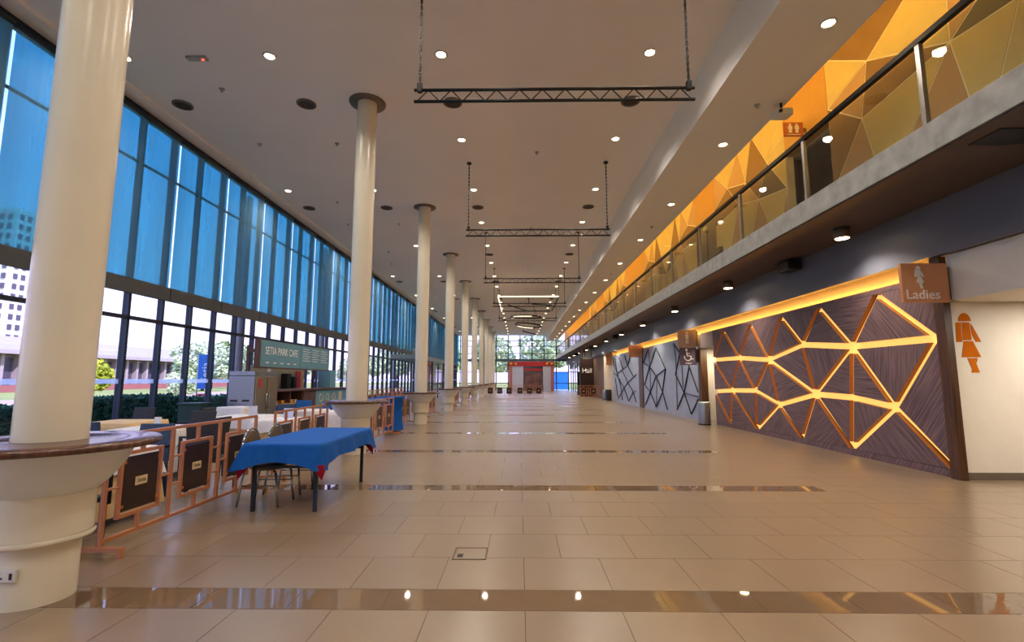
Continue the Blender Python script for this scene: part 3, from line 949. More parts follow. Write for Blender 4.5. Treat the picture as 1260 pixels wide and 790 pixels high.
# sprinklers
spr = MB().lathe([(.06, 0), (.06, -.012), (.02, -.014), (.015, -.06), (.035, -.062), (.035, -.068)], n=12).mesh('sprinkler', M['slab'])
for k in range(0, 9):
    for x in (-7.0, -4.9, .5):
        e = put(spr, 'sprinkler', None, (x, 12.4 + 6.85 * k + (.6 if x > 0 else 0), CZ))
        tag(e, 'small round sprinkler head on the high ceiling', 'sprinkler', 'sprinklers on the high ceiling')
        if x < -6:
            e = put(spr, 'sprinkler', None, (x + .5, 9.9 + 6.85 * k, CZ))
            tag(e, 'small round sprinkler head on the high ceiling', 'sprinkler', 'sprinklers on the high ceiling')
for k in range(0, 8):
    e = put(spr, 'sprinkler', None, (4.85, 9.4 + 7.96 * k, 7.1))
    tag(e, 'small round sprinkler head on the lowered ceiling strip', 'sprinkler', 'sprinklers on the lowered ceiling')
em = empty('emergency_light', (-6.35, 8.85, CZ))
tag(em, 'small grey emergency light unit with a red indicator on the ceiling', 'emergency light')
MB().box(-.20, .20, -.06, .06, -.05, 0).build('housing', M['slab'], em, .008)
MB().box(.10, .14, -.02, .02, -.06, -.0505).build('indicator', emat('redled', (255, 70, 50), 3), em)

# ------------------------------------------------------------------ hanging trusses
def truss_unit():
    t = empty('lighting_truss', (.52, 6.8, 0))
    tag(t, 'black flat lattice truss hung level on two chains from the ceiling', 'truss', 'lighting trusses hung from the ceiling')
    w, zt, zb = 2.08, 5.84, 5.66
    for z in (zt, zb):
        MB().cyl((-w, 0, z), (w, 0, z), .024, 10).build('chord', M['truss'], t)
    n = 24
    for k in range(n):
        xa, xb = -w + .04 + (2 * w - .08) * k / n, -w + .04 + (2 * w - .08) * (k + 1) / n
        za, zc = (zt, zb) if k % 2 else (zb, zt)
        MB().cyl((xa, 0, za), (xb, 0, zc), .009, 6).build('lattice_rod', M['truss'], t)
    for s in (-1, 1):
        c = MB()
        for k in range(36):
            z = zt + .10 + k * (CZ - zt - .13) / 36
            h = (CZ - zt - .13) / 36
            c.box(-.018 if k % 2 else -.008, .018 if k % 2 else .008, -.008 if k % 2 else -.018, .008 if k % 2 else .018, z, z + h)
        o = c.build('chain', M['truss'], t)
        o.location = (s * (w - .08), 0, 0)
        MB().box(s * (w - .08) - .035, s * (w - .08) + .035, -.035, .035, zt - .03, zt + .10).build('clamp', M['truss'], t)
        MB().lathe([(.07, CZ - .04), (.07, CZ)], s * (w - .08), 0, 14).build('ceiling_plate', M['truss'], t)
    return t
tr0 = truss_unit()
for k in range(1, 5):
    c = copy_tree(tr0)
    c.location = (.52 + .02 * k, 6.8 + 6.85 * k, 0)
for o, l in zip([x for x in bpy.data.objects if x.name.startswith('lighting_truss')], range(9)):
    o['label'] = 'black flat lattice truss hung level on two chains from the ceiling'
# rectangular light frame and rings
fr = empty('light_frame', (.56, 32.4, 6.55))
tag(fr, 'large rectangular hanging light frame with glowing white bars', 'pendant light')
for nm, a, b, m in (('lit_bar', (-1.84, -3.2), (1.84, -3.2), 'ledwhite'), ('lit_bar', (-1.84, -3.14), (-1.84, 3.2), 'ledwhite'), ('dark_bar', (1.84, -3.1), (1.84, 3.2), 'truss'), ('dark_bar', (-1.75, 3.2), (1.75, 3.2), 'truss'),
                    ('cross_bar', (0, -3.1), (.1, -.3), 'truss'), ('cross_bar', (-1.3, 0.2), (0, 3.1), 'truss'), ('cross_bar', (1.6, .4), (.3, -.2), 'truss')):
    MB().bar(a + (0,), b + (0,), .07, .07).build(nm, M[m], fr)
for x in (-1.84, 1.84):
    for y in (-3.2, 3.2):
        MB().cyl((x, y, .05), (x, y, CZ - 6.55), .012, 6).build('hanger', M['truss'], fr)
for nm, c, rad, tilt, lab in (('ring_light', (.55, 39.5, 6.62), 1.25, 2, 'thin level ring pendant light hung beyond the rectangular frame'), ('ring_light', (.75, 40.8, 6.1), 1.1, 16, 'tilted dark ring pendant light hung below the level ring')):
    e = empty(nm, c)
    tag(e, lab, 'pendant light')
    MB().torus((0, 0, 0), rad, .06, 40, 8, (R(tilt), 0, R(20))).build('ring', M['truss'], e)
    MB().torus((0, 0, -.045), rad, .05, 16, 8, (R(tilt), 0, R(20)), (.55, .75)).build('lit_segment', M['ledwhite'], e)
    for k in range(3):
        a = k * 2.09 + .5
        MB().cyl((rad * math.cos(a), rad * math.sin(a), .02), (rad * .4 * math.cos(a), rad * .4 * math.sin(a), CZ - c[2] - .012), .01, 6).build('wire', M['truss'], e)
sb = empty('bar_light', (.9, 44.0, 5.75))
tag(sb, 'short slanted dark bar light hung near the end wall', 'pendant light')
MB().bar((-.6, 0, .15), (.6, 0, -.15), .09, .09).build('bar', M['truss'], sb)
for x, z in ((-.5, .17), (.5, -.07)):
    MB().cyl((x, 0, z), (x, 0, CZ - 5.75), .012, 6).build('hanger', M['truss'], sb)

# ------------------------------------------------------------------ columns with ring tables
def column(first=False):
    e = empty('column', (-3.48, 3.65, 0))
    MB().lathe([(.235, 0), (.235, .40)], n=40, close=False).build('base', M['cream'], e)
    MB().lathe([(.235, .40), (.305, .41), (.315, .43), (.305, .45)], n=40, close=False).build('collar', M['cream'], e)
    MB().lathe([(.30, .45), (.30, .74)], n=40, close=False).build('lower_drum', M['cream'], e)
    MB().lathe([(.30, .74), (.31, .745), (.37, .80), (.46, .92), (.52, 1.055)], n=48, close=False).build('bowl', M['bowl'], e)
    MB().lathe([(.22, 1.055), (.665, 1.055), (.68, 1.065), (.68, 1.09), (.665, 1.105), (.22, 1.105), (.22, 1.055)], n=64, close=False).build('ring_table_top', M['tablewood'], e)
    MB().lathe([(.218, 1.106), (.218, CZ - .001)], n=40, close=False).build('shaft', M['cream'], e)
    MB().lathe([(.22, CZ - .03), (.40, CZ - .03), (.41, CZ), (.22, CZ)], n=36, close=False).build('ceiling_ring', M['bronze'], e)
    return e
c0 = column()
tag(c0, 'tall cream round column with ring table and power socket, beside the first copper barrier', 'column')
cols = [c0]
for k in range(1, 10):
    c = copy_tree(c0)
    c.location = (-3.48, 3.65 + 6.85 * k, 0)
    tag(c, 'tall cream round column with dark ring table in the row towards the end wall', 'column', 'row of columns with ring tables')
    cols.append(c)
cols[1]['label'] = 'tall cream round column with ring table just behind the blue draped table'
del cols[1]['group']
sk = empty('power_socket', (0.03, -.2335, .24), 0, c0)
sk.rotation_euler = (0, 0, R(5))
MB().box(-.065, .065, -.028, 0, -.04, .04).build('socket_plate', M['white'], sk, .006)
MB().box(.035, .05, -.034, -.0285, -.02, .02).build('switch', M['black'], sk)
for dx, dz in ((-.03, .018), (-.045, -.012), (-.015, -.012)):
    MB().box(dx - .005, dx + .005, -.030, -.0285, dz - .007, dz + .007).build('pin_hole', M['black'], sk)

# ------------------------------------------------------------------ copper barriers
BAY, BH = .82, 1.04
def barrier():
    e = empty('barrier', (0, 0, 0))
    T = .032
    for k in range(4):
        MB().box(-T / 2, T / 2, k * BAY - T / 2, k * BAY + T / 2, .13 if k in (1, 2) else .09, BH - T / 2).build('post', M['copper'], e)
    MB().box(-T / 2, T / 2, -T / 2, 3 * BAY + T / 2, BH - T / 2, BH + T / 2).build('top_rail', M['copper'], e)
    MB().box(-T / 2, T / 2, T / 2, 3 * BAY - T / 2, .13 - T / 2, .13 + T / 2).build('bottom_rail', M['copper'], e)
    for k in range(3):
        c = (k + .5) * BAY
        w, z0, z1 = .265, .28, .88
        f = MB()
        f.box(-T / 2, T / 2, c - w, c + w, z1 - T, z1); f.box(-T / 2, T / 2, c - w, c + w, z0, z0 + T)
        f.box(-T / 2, T / 2, c - w, c - w + T, z0 + T, z1 - T); f.box(-T / 2, T / 2, c + w - T, c + w, z0 + T, z1 - T)
        fo = f.build('panel_frame', M['copper'], e)
        MB().box(-.006, .006, c - w + T + .02, c + w - T - .02, z0 + T + .02, z1 - T - .02).build('panel', M['brownpanel'], fo)
        for sy in (-1, 1):
            for z in (z0 + .10, z1 - .10):
                MB().box(-.014, .014, c + sy * (w - T) - .016 - sy * .016, c + sy * (w - T) + .016 - sy * .016, z - .014, z + .014).build('clip', M['brass'], fo)
        MB().box(-T / 2, T / 2, c - T / 2, c + T / 2, z1, BH - T / 2).build('stub', M['copper'], e)
        MB().box(-T / 2, T / 2, c - T / 2, c + T / 2, .13 + T / 2, z0).build('stub', M['copper'], e)
        for z in ((.45, .74) if k == 1 else (.57,)):
            MB().box(-.010, .010, k * BAY + T / 2, c - w, z - .01, z + .01).build('stub', M['copper'], e)
            MB().box(-.010, .010, c + w, (k + 1) * BAY - T / 2, z - .01, z + .01).build('stub', M['copper'], e)
        for sx in (1, -1):
            pl = MB().box(min(sx * .0065, sx * .011), max(sx * .0065, sx * .011), c - .075, c + .075, .545, .625).build('name_plate', M['plate'], fo, .0)
            text('lettering', 'Setia', .057, M['ink'], fo, (sx * .0125, c, .587), FACE_RIGHT if sx > 0 else FACE_LEFT, .0008)
    for k in (0, 3):
        y = k * BAY
        MB().box(-.21, .21, y - .025, y + .025, .055, .09).build('foot', M['copper'], e)
        for s in (-1, 1):
            MB().box(s * .19 - .02, s * .19 + .02, y - .025, y + .025, 0, .055).build('foot_pad', M['copper'], e)
    return e
b0 = barrier()
tag(b0, 'copper tube barrier with dark Setia panels beside the near column', 'barrier')
b0.location = (-3.68, 4.42, 0)
blist = [(-3.80, 7.66, -3.5, 'copper tube barrier with dark panels standing behind the blue draped table'),
         (-3.66, 11.5, 2, None), (-3.85, 15.2, -2, None), (-3.85, 20.0, 0, None), (-3.75, 25.3, 0, None), (-3.8, 28.4, 0, None), (-3.75, 32.4, 0, None), (-3.8, 35.4, 0, None), (-3.8, 39.2, 0, None), (-3.8, 46.1, 0, None), (-3.8, 53.0, 0, None)]
for x, y, a, lab in blist:
    c = copy_tree(b0)
    c.location = (x, y, 0)
    c.rotation_euler = (0, 0, R(-a))
    tag(c, lab or 'copper tube barrier with three panels in the line between the columns', 'barrier', None if lab else 'barriers between the columns')
for x, y, lab in ((5.0, 41.5, 'copper tube barrier standing across the front of the timber wall near the hall pylon'),):
    c = copy_tree(b0); c.location = (x, y, 0); c.rotation_euler = (0, 0, R(-90)); tag(c, lab, 'barrier')
for x in (-2.95, -.35):
    c = copy_tree(b0); c.location = (x, 43.2, 0); c.rotation_euler = (0, 0, R(-90))
    tag(c, 'copper tube barrier standing crosswise in the middle of the hall', 'barrier', 'barriers across the hall')
for y in (21.4, 24.1, 26.8):
    c = copy_tree(b0); c.location = (-6.9, y, 0)
    tag(c, 'copper tube barrier standing near the glazing beyond the cafe counter', 'barrier', 'barriers near the glazing')

# ------------------------------------------------------------------ tables, cloths, chairs
def rrect(w, d, n=96, r=.05):
    pts = []
    per = 2 * (w + d)
    for k in range(n):
        s = per * k / n
        if s < w: p = (-w / 2 + s, -d / 2)
        elif s < w + d: p = (w / 2, -d / 2 + s - w)
        elif s < 2 * w + d: p = (w / 2 - (s - w - d), d / 2)
        else: p = (-w / 2, d / 2 - (s - 2 * w - d))
        pts.append(p)
    return pts
def cloth_mesh(w, d, z, drop, corner=0.0, amp=.02, rings=6, inset=0.0, seed=1, tip=2):
    rnd = random.Random(seed)
    ph = [rnd.uniform(0, 6.28) for _ in range(4)]
    pts = rrect(w - 2 * inset, d - 2 * inset)
    n = len(pts)
    mb = MB()
    vs_, fs = [], []
    for j in range(rings + 1):
        t = j / rings
        for k, (x, y) in enumerate(pts):
            nx, ny = x / (w / 2), y / (d / 2)
            cf = max(0.0, 1 - 2.2 * math.hypot(abs(x) - w / 2, abs(y) - d / 2) / min(w, d))
            cf, cd = cf ** 2, cf ** tip
            a = 2 * math.pi * k / n
            wav = amp * t * (math.sin(9 * a + ph[0]) + .6 * math.sin(17 * a + ph[1]) + .4 * math.sin(29 * a + ph[2]))
            out = .006 + t * (.035 + .05 * cf) + wav * .7
            ln = math.hypot(nx, ny) or 1
            ox = math.copysign(1, x) if abs(abs(x) - (w / 2 - inset)) < 1e-4 else 0
            oy = math.copysign(1, y) if abs(abs(y) - (d / 2 - inset)) < 1e-4 else 0
            zz = z - t * (drop + corner * cd + amp * .4 * math.sin(5 * a + ph[3])) if j else z
            if j == 0: out = 0
            vs_.append((x + ox * out, y + oy * out, zz))
    for j in range(rings):
        for k in range(n):
            fs.append((j * n + k, (j + 1) * n + k, (j + 1) * n + (k + 1) % n, j * n + (k + 1) % n))
    mb.add(vs_, fs, True)
    mb.f.append(list(range(n))); mb.sm.append(False)
    return mb

def dining_table(x, y, w, d, z, mat_, label, drop=None, seed=1, group=None, overlay=None):
    t = empty('dining_table', (x, y, 0))
    tag(t, 'table under the ' + label, 'table')
    MB().box(-w / 2 + .02, w / 2 - .02, -d / 2 + .02, d / 2 - .02, z - .04, z - .006).build('table_top', M['navy'], t)
    for sx in (-1, 1):
        for sy in (-1, 1):
            MB().box(sx * (w / 2 - .09) - .022, sx * (w / 2 - .09) + .022, sy * (d / 2 - .09) - .022, sy * (d / 2 - .09) + .022, 0, z - .041).build('leg', M['navy'], t)
    c = empty('tablecloth', (x, y, 0))
    tag(c, label, 'tablecloth')
    cloth_mesh(w, d, z, drop or z - .09, 0, .016, seed=seed).build('cloth', mat_, c)
    if overlay:
        cloth_mesh(w + .012, d + .012, z + .004, .22, .12, .008, seed=seed + 5).build('overlay', overlay, c)
    return t

# blue draped table in the hall
bt = empty('folding_table', (-2.79, 6.80, 0))
tag(bt, 'long folding table with dark metal legs under the blue cloth', 'table')
MB().box(-.40, .40, -.92, .92, .755, .788).build('table_top', M['navy'], bt)
for sx in (-1, 1):
    for sy in (-1, 1):
        MB().box(sx * .37 - .02, sx * .37 + .02, sy * .85 - .02, sy * .85 + .02, 0, .754).build('leg', M['navy'], bt)
for sy in (-1, 1):
    MB().box(-.349, .349, sy * .85 - .012, sy * .85 + .012, .50, .53).build('cross_bar', M['navy'], bt)
bcl = empty('tablecloth', (-2.79, 6.80, 0))
tag(bcl, 'royal blue cloth with crimson lining draped over the folding table', 'tablecloth')
cloth_mesh(.92, 1.92, .80, .215, .10, .022, 8, 0, 3).build('cloth', M['bluecloth'], bcl)
for sx in (-1, 1):
    for sy in (-1, 1):
        cx_, cy_ = sx * .525, sy * 1.025
        a_, b_, t_ = (cx_ - sx * .17, cy_ - sy * .012, .56), (cx_ - sx * .012, cy_ - sy * .17, .56), (cx_ - sx * .03, cy_ - sy * .03, .385)
        c_ = (cx_ - sx * .012, cy_ - sy * .012, .56)
        k_ = (cx_ - sx * .10, cy_ - sy * .10, .50)
        MB().add([a_, b_, t_, c_, k_], [(a, b, c) for a, b, c in ((0, 2, 3), (3, 2, 1), (0, 4, 2), (4, 1, 2), (0, 3, 4), (3, 1, 4))]).build('red_lining_corner', M['redcloth'], bcl)

# dining chairs
def wicker_chair(m, arms=True):
    e = empty('dining_chair')
    MB().box(-.23, .23, -.22, .24, .41, .46).build('seat', m, e, .01)
    mb = MB()
    mb.prism_x([(-.19, .462), (-.235, .462), (-.30, .95), (-.262, .95)], -.23, .23)
    mb.build('backrest', m, e, .008)
    for sx in (-1, 1):
        MB().bar((sx * .205, .21, .41), (sx * .205, .21, 0), .04, .04).build('leg', M['navy'], e)
        MB().bar((sx * .205, -.20, .41), (sx * .205, -.23, 0), .04, .04).build('leg', M['navy'], e)
        if arms:
            a = MB()
            a.box(sx * .25 - .018, sx * .25 + .018, -.27, .22, .65, .68)
            a.box(sx * .25 - .018, sx * .25 + .018, .18, .22, .38, .65)
            a.build('armrest', M['navy'], e)
    return e
def banquet_chair():
    e = empty('banquet_chair')
    MB().lathe([(.001, .43), (.19, .43), (.215, .45), (.215, .475), (.19, .49), (.001, .495)], n=28, close=False).build('seat', M['olive'], e)
    pts = []
    for k in range(13):
        a = math.pi * k / 12
        pts.append((.19 * math.cos(a), .70 + .20 * math.sin(a)))
    pts += [(-.17, .56), (.17, .56)]
    MB().prism_y([(x, z) for x, z in pts], -.255, -.215).build('backrest', M['olive'], e, .012)
    fr_ = [(.205 * math.cos(math.pi * k / 10), -.235, .70 + .225 * math.sin(math.pi * k / 10)) for k in range(11)]
    fr_ = [(.195, -.20, .44)] + fr_ + [(-.195, -.20, .44)]
    MB().tube(fr_, .013).build('back_frame', M['chrome'], e)
    for sx in (-1, 1):
        MB().tube([(sx * .195, -.20, .44), (sx * .205, -.26, 0)], .016).build('leg', M['chrome'], e)
        MB().tube([(sx * .17, .16, .43), (sx * .20, .20, .40), (sx * .21, .25, 0)], .016).build('leg', M['chrome'], e)
        MB().tube([(sx * .199, -.225, .25), (sx * .204, .225, .25)], .009).build('stretcher', M['chrome'], e)
    return e
PW, PB, PC = wicker_chair(M['wicker']), wicker_chair(M['wickerblue']), wicker_chair(M['bluechair'], False)
PG = banquet_chair()
used = set()
def place(proto, x, y, rz, label, group=None):
    o = proto if proto.name not in used else copy_tree(proto)
    used.add(proto.name)
    o.location = (x, y, 0)
    o.rotation_euler = (0, 0, R(rz))
    if 'group' in o: del o['group']
    tag(o, label, 'chair', group)
    return o
place(PG, -3.20, 6.34, -90, 'olive round backed banquet chair with chrome legs at the near end of the blue table')
place(PG, -3.22, 7.00, -90, 'olive round backed banquet chair with chrome legs at the middle of the blue table')

W, T = M['whitecloth'], M['tancloth']
dining_table(-4.87, 5.50, .95, .95, .76, T, 'tan floor length cloth beside the near column', seed=11, overlay=W)
dining_table(-7.55, 9.35, 1.0, 1.0, .76, T, 'cream cloth on the table nearest the glass by the hedge view', seed=12)
dining_table(-6.00, 8.20, .95, .95, .76, W, 'white floor length cloth behind the first barrier', seed=13, overlay=W)
dining_table(-5.95, 10.75, 1.05, 1.0, .76, T, 'white topped tan cloth in front of the steel fridge', seed=14, overlay=W)
dining_table(-6.80, 11.78, .62, .50, .90, T, 'tall tan cloth standing against the steel fridge', seed=15, overlay=W)
dining_table(-4.75, 10.0, .90, .90, .76, T, 'tan cloth behind the barrier beside the second column', seed=16, overlay=W)
dining_table(-5.65, 12.9, .95, .95, .76, T, 'white topped cloth in front of the cafe display counter', seed=17, overlay=W)
dining_table(-4.50, 12.6, .85, .85, .76, W, 'white cloth half hidden by the second column', seed=18)
dining_table(-5.2, 15.6, .95, .95, .76, W, 'white cloth in front of the blue grey cafe counter', seed=19)
dining_table(-5.9, 19.5, .9, 1.8, .78, M['bluecloth'], 'blue cloth on the long table beyond the cafe counter', seed=20)
dining_table(-5.9, 22.4, .9, 1.8, .78, M['bluecloth'], 'blue cloth on the second long table beyond the cafe counter', seed=21)
# chairs in the cafe
place(PW, -8.05, 10.25, 180, 'dark wicker chair beyond the cream clothed table by the glass')
place(PB, -6.20, 7.25, 0, 'dark blue wicker chair seen from behind at the white clothed table')
place(PW, -6.95, 10.55, 90, 'dark wicker armchair on the window side of the table in front of the fridge')
place(PW, -6.05, 9.15, 180, 'dark wicker armchair on the far side of the white clothed table')
place(PW, -5.02, 7.85, 90, 'dark wicker armchair on the hall side of the white clothed table')
place(PW, -4.35, 7.05, 0, 'dark wicker armchair with its back to the first barrier')
place(PB, -5.70, 11.75, 180, 'dark blue wicker armchair beyond the white topped tan cloth')
place(PC, -6.25, 13.95, 180, 'bright blue chair by the cafe display counter')
place(PC, -5.45, 13.95, 180, 'bright blue chair beyond the white topped cloth at the display counter')
place(PB, -4.9, 14.75, 0, 'dark blue wicker armchair at the cloth before the blue grey counter')
place(PW, -7.35, 8.2, 0, 'dark wicker armchair between the cream and the white clothed tables')
place(PW, -4.15, 4.53, 0, 'dark wicker armchair behind the near column')
place(PB, -4.95, 6.45, 180, 'dark blue wicker armchair beyond the tan cloth near the first barrier')
# things on tables
nb = MB().box(-.05, .05, -.02, .02, 0, .13).build('napkin_holder', M['white'])
nb.location = (-6.35, 8.62, .7645); tag(nb, 'small white napkin holder on the white clothed table', 'napkin holder')
mc = MB().box(-.08, .08, -.008, .008, 0, .22).build('menu_card', M['lilac'])
mc.location = (-5.75, 10.6, .7645); mc.rotation_euler = (R(-8), 0, R(20)); tag(mc, 'pale standing menu card on the cloth before the fridge', 'menu card')
mc2 = MB().box(-.12, .12, -.008, .008, 0, .20).build('menu_card', M['lilac'])
mc2.location = (-4.75, 10.1, .7645); mc2.rotation_euler = (R(-8), 0, R(-15)); tag(mc2, 'pale standing menu card on the tan cloth by the second column', 'menu card')
# draped cocktail table between barriers
ct = empty('cocktail_table', (-3.72, 14.6, 0))
tag(ct, 'high round table under a blue drape between two barriers', 'table')
MB().lathe([(.30, .08), (.26, .35), (.24, .62), (.27, 1.0), (.30, 1.04), (.001, 1.045)], n=28, close=False).build('drape', M['bluecloth'], ct)
MB().lathe([(.22, 0), (.22, .03), (.04, .05), (.04, 1.0)], n=20).build('pedestal', M['black'], ct)

# ------------------------------------------------------------------ cafe booth
cb = empty('cafe_sign', (-7.0, 13.1, 0))
for y_ in (.3, 4.6):
    MB().box(-.55, -.47, y_, y_ + .08, 0, 2.5).build('post', M['cafewood'], cb)
    MB().box(-.469, -.101, y_, y_ + .08, 2.3, 2.4).build('post_arm', M['cafewood'], cb)
tag(cb, 'blue grey sign board reading Setia Park Cafe with a menu panel', 'sign')
MB().box(-.10, 0, 0, 2.42, 1.90, 2.63).build('name_board', M['cafeblue'], cb)
MB().box(-.10, 0, 2.45, 4.80, 1.90, 2.63).build('menu_board', M['cafeblue'], cb)
MB().box(-.10, .01, -.14, -.005, 1.86, 2.66).build('end_board', M['cafewood'], cb)
MB().box(-.10, .02, -.005, 4.80, 1.855, 1.895).build('lower_trim', M['cafewood'], cb)
text('lettering', 'SETIA PARK CAFE', .31, M['letters'], cb, (.002, 1.24, 2.34), FACE_RIGHT, .003, sx=.82)
for k in range(5):
    MB().box(.0005, .004, .3 + k * .42, .46 + k * .42, 2.0, 2.035).build('small_mark', M['letters'], cb)
for k in range(6):
    for j in range(3):
        MB().box(.0005, .004, 2.6 + j * .72, 2.6 + j * .72 + .45 + .12 * ((k * 7 + j * 3) % 2), 2.52 - k * .075, 2.535 - k * .075).build('menu_line', M['letters'], cb)
kb = empty('cafe_booth', (-8.1, 14.6, 0))
tag(kb, 'cafe back counter with olive wall and black machines beneath the sign', 'kiosk')
MB().box(0, .08, 0, 3.5, 0, 1.98).build('back_wall', M['olivewall'], kb)
MB().box(.36, .42, .35, .45, 1.25, 1.9).build('post', M['warmwhite'], kb)
MB().box(.36, .42, 2.7, 2.8, 1.25, 1.9).build('post', M['tancloth'], kb)
MB().box(.085, .12, 2.85, 3.45, 1.0, 1.85).build('red_panel', M['red'], kb)
for nm, a in (('wall_screen', (.085, .14, 1.15, 1.4, 1.6, 1.8)), ('dispenser', (.085, .3, 1.8, 2.1, 1.25, 1.75)), ('dispenser', (.085, .3, 2.3, 2.5, 1.25, 1.65)), ('coffee_machine', (.085, .32, .55, .95, 1.25, 1.62))):
    MB().box(*a).build(nm, M['black'], kb, .015)
MB().box(.085, .45, .1, 3.4, 0.02, 1.24).build('back_counter', M['cafewood'], kb)
fp = MB().box(-7.5, -7.05, 18.2, 18.75, 0, 1.9).build('booth_pillar', M['cafeblue'])
tag(fp, 'blue grey square pillar at the end of the cafe kiosk', 'pillar')
cc = empty('cafe_counter', (-6.95, 13.8, 0))
tag(cc, 'long cafe counter with black display shelves and blue grey front', 'counter')
MB().box(-.42, .08, 0, 5.8, 1.20, 1.25).build('worktop', M['cafewood'], cc)
MB().box(-.42, 0, 0.0, 1.95, 0.02, .42).build('display_base', M['black'], cc)
MB().box(-.42, -.38, 0.0, 1.95, .42, 1.195).build('display_back', M['black'], cc)
MB().box(-.38, .05, 0.0, 1.95, .80, .84).build('display_shelf', M['shelfgold'], cc)
for y_ in (0, 1.05, 1.91):
    MB().box(-.38, 0, y_, y_ + .04, .845, 1.195).build('divider', M['cafewood'], cc)
MB().box(-.42, .02, 1.96, 2.9, 0.02, 1.195).build('timber_front', M['cafewood'], cc)
MB().box(-.42, .02, 2.905, 5.8, 0.02, 1.195).build('blue_front', M['cafeblue'], cc)
for k, y_ in enumerate((3.3, 3.9, 4.5)):
    o = MB().torus((0, 0, 0), .13, .014, 20, 6, (R(90), 0, R(90))).build('cup_mark', M['plate'], cc)
    o.location = (.026, y_, .92)
MB().box(.021, .03, 5.0, 5.3, .75, 1.1).build('card_mark', M['plate'], cc)
for k, (y_, m_) in enumerate(((.35, 'plate'), (.75, 'yellow'), (1.3, 'shelfgold'), (1.6, 'plate'))):
    o = MB().box(-.25, -.1, 13.8 + y_, 13.95 + y_, .8405, .93).build('food_packet', M[m_], None, .01)
    o.location = (-6.95, 0, 0)
    tag(o, 'small food packet on the gold shelf of the cafe display counter', 'packet', 'packets in the cafe display')
# steel fridges
fg = empty('steel_fridge', (-6.62, 12.2, 0))
tag(fg, 'upright stainless steel fridge with two doors before the cafe', 'fridge')
MB().box(-.66, 0, 0, 1.12, .12, 1.64).build('body', M['brushed'], fg, .01)
MB().box(-.66, 0, 0, 1.12, 1.645, 1.76).build('control_head', M['brushed'], fg, .01)
for y_ in (.02, .57):
    d_ = MB().box(.001, .035, y_, y_ + .53, .16, 1.62).build('door', mat('fridgedoor', (142, 130, 112), .35, .6), fg, .006)
    MB().cyl((.06, y_ + (.48 if y_ < .3 else .05), .8), (.06, y_ + (.48 if y_ < .3 else .05), 1.2), .014, 8).build('handle', M['chrome'], d_)
MB().box(.036, .04, .12, .26, 1.35, 1.58).build('notice', M['red'], fg)
for x_ in (-.50, -.2):
    MB().box(x_ - .09, x_ + .09, -.008, 0, 1.0, 1.05).build('recessed_grip', M['black'], fg)
for x_ in (-.6, -.06):
    for y_ in (.06, 1.06):
        MB().cyl((x_, y_, 0), (x_, y_, .12), .03, 8).build('foot', M['black'], fg)
gb = empty('green_bin', (-7.75, 11.7, 0))
tag(gb, 'dark green waste bin with a flat lid beside the fridge', 'bin')
MB().prism_y([(-.22, 0), (.22, 0), (.27, .95), (-.27, .95)], -.2, .2).build('body', M['green'], gb)
MB().box(-.29, .29, -.22, .22, .952, 1.0).build('lid', M['green'], gb, .01)
ps = empty('poster_stand', (-7.2, 20.3, 0))
tag(ps, 'upright red and blue poster stand beyond the cafe counter', 'poster')
MB().box(0, .04, 0, .9, 1.0, 1.95).build('poster', mat('poster', (150, 40, 80), .5, noise=.7, scale=4), ps)
MB().box(.041, .044, .05, .85, 1.5, 1.93).build('print', mat('posterblue', (52, 70, 140), .5, noise=.6, scale=5), ps)
MB().box(-.02, -.001, .4, .5, 0, 1.9).build('stand', M['black'], ps)
MB().box(-.2, .2, .3, .6, 0, .02).build('stand_base', M['black'], ps)

# ------------------------------------------------------------------ steel bins along the panelled wall
def bin_(x, y, label, second=False):
    e = empty('litter_bin', (x, y, 0))
    tag(e, label, 'bin')
    MB().lathe([(.20, .0), (.205, .02), (.205, .76), (.19, .78), (.19, .70)], n=32, close=False).build('body', M['brushed'], e)
    MB().lathe([(.001, .70), (.189, .70)], n=32, close=False).build('opening', M['black'], e)
    MB().lathe([(.208, .0), (.208, .04)], n=32, close=False).build('base_band', M['black'], e)
bin_(6.40, 17.25, 'round brushed steel litter bin at the end of the wood panelled wall')
bin_(6.52, 37.6, 'round steel litter bin in front of the beige wall')
bb = empty('black_bin', (6.62, 36.7, 0)); tag(bb, 'black litter bin beside the steel bin at the beige wall', 'bin')
MB().lathe([(.20, 0), (.21, .76), (.2, .8), (.001, .81)], n=28, close=False).build('body', M['black'], bb)
MB().box(-.1, .1, -.22, -.19, .6, .7).build('flap', M['ventdark'], bb)

# ------------------------------------------------------------------ entrance vestibule and speakers on the glazed side
vb = struct(empty('door_3', (XL, 0, 0)), 'glass entrance vestibule with steel header on the glazed side')
MB().box(.06, 2.0, 33.0, 44.0, 2.95, 3.25).build('header', mat('vesthead', (120, 140, 146), .5), vb)
for y_ in (33.05, 35.8, 38.5, 41.2, 43.9):
    MB().box(1.9, 2.0, y_ - .05, y_ + .05, 0, 2.949).build('post', M['darkframe'], vb)
for y_ in (33.1, 35.85, 38.55, 41.25):
    MB().box(1.94, 1.96, y_, y_ + 2.64, .03, 2.949).build('pane', M['railglass'], vb)
for k, y_ in enumerate((34.4, 36.6)):
    e = empty('white_loudspeaker', (XL + 1.5, y_, 3.2505)); tag(e, 'pale loudspeaker on the header of the entrance vestibule', 'loudspeaker', 'loudspeakers on the vestibule')
    MB().box(-.2, .2, -.45, .45, .05, .42).build('cabinet', M['slab'], e, .05)
    MB().box(-.1, .1, -.1, .1, 0, .05).build('foot', M['black'], e)
    MB().torus((.21, 0, .235), .13, .02, 20, 6, (R(90), 0, R(90))).build('cone_ring', M['black'], e)
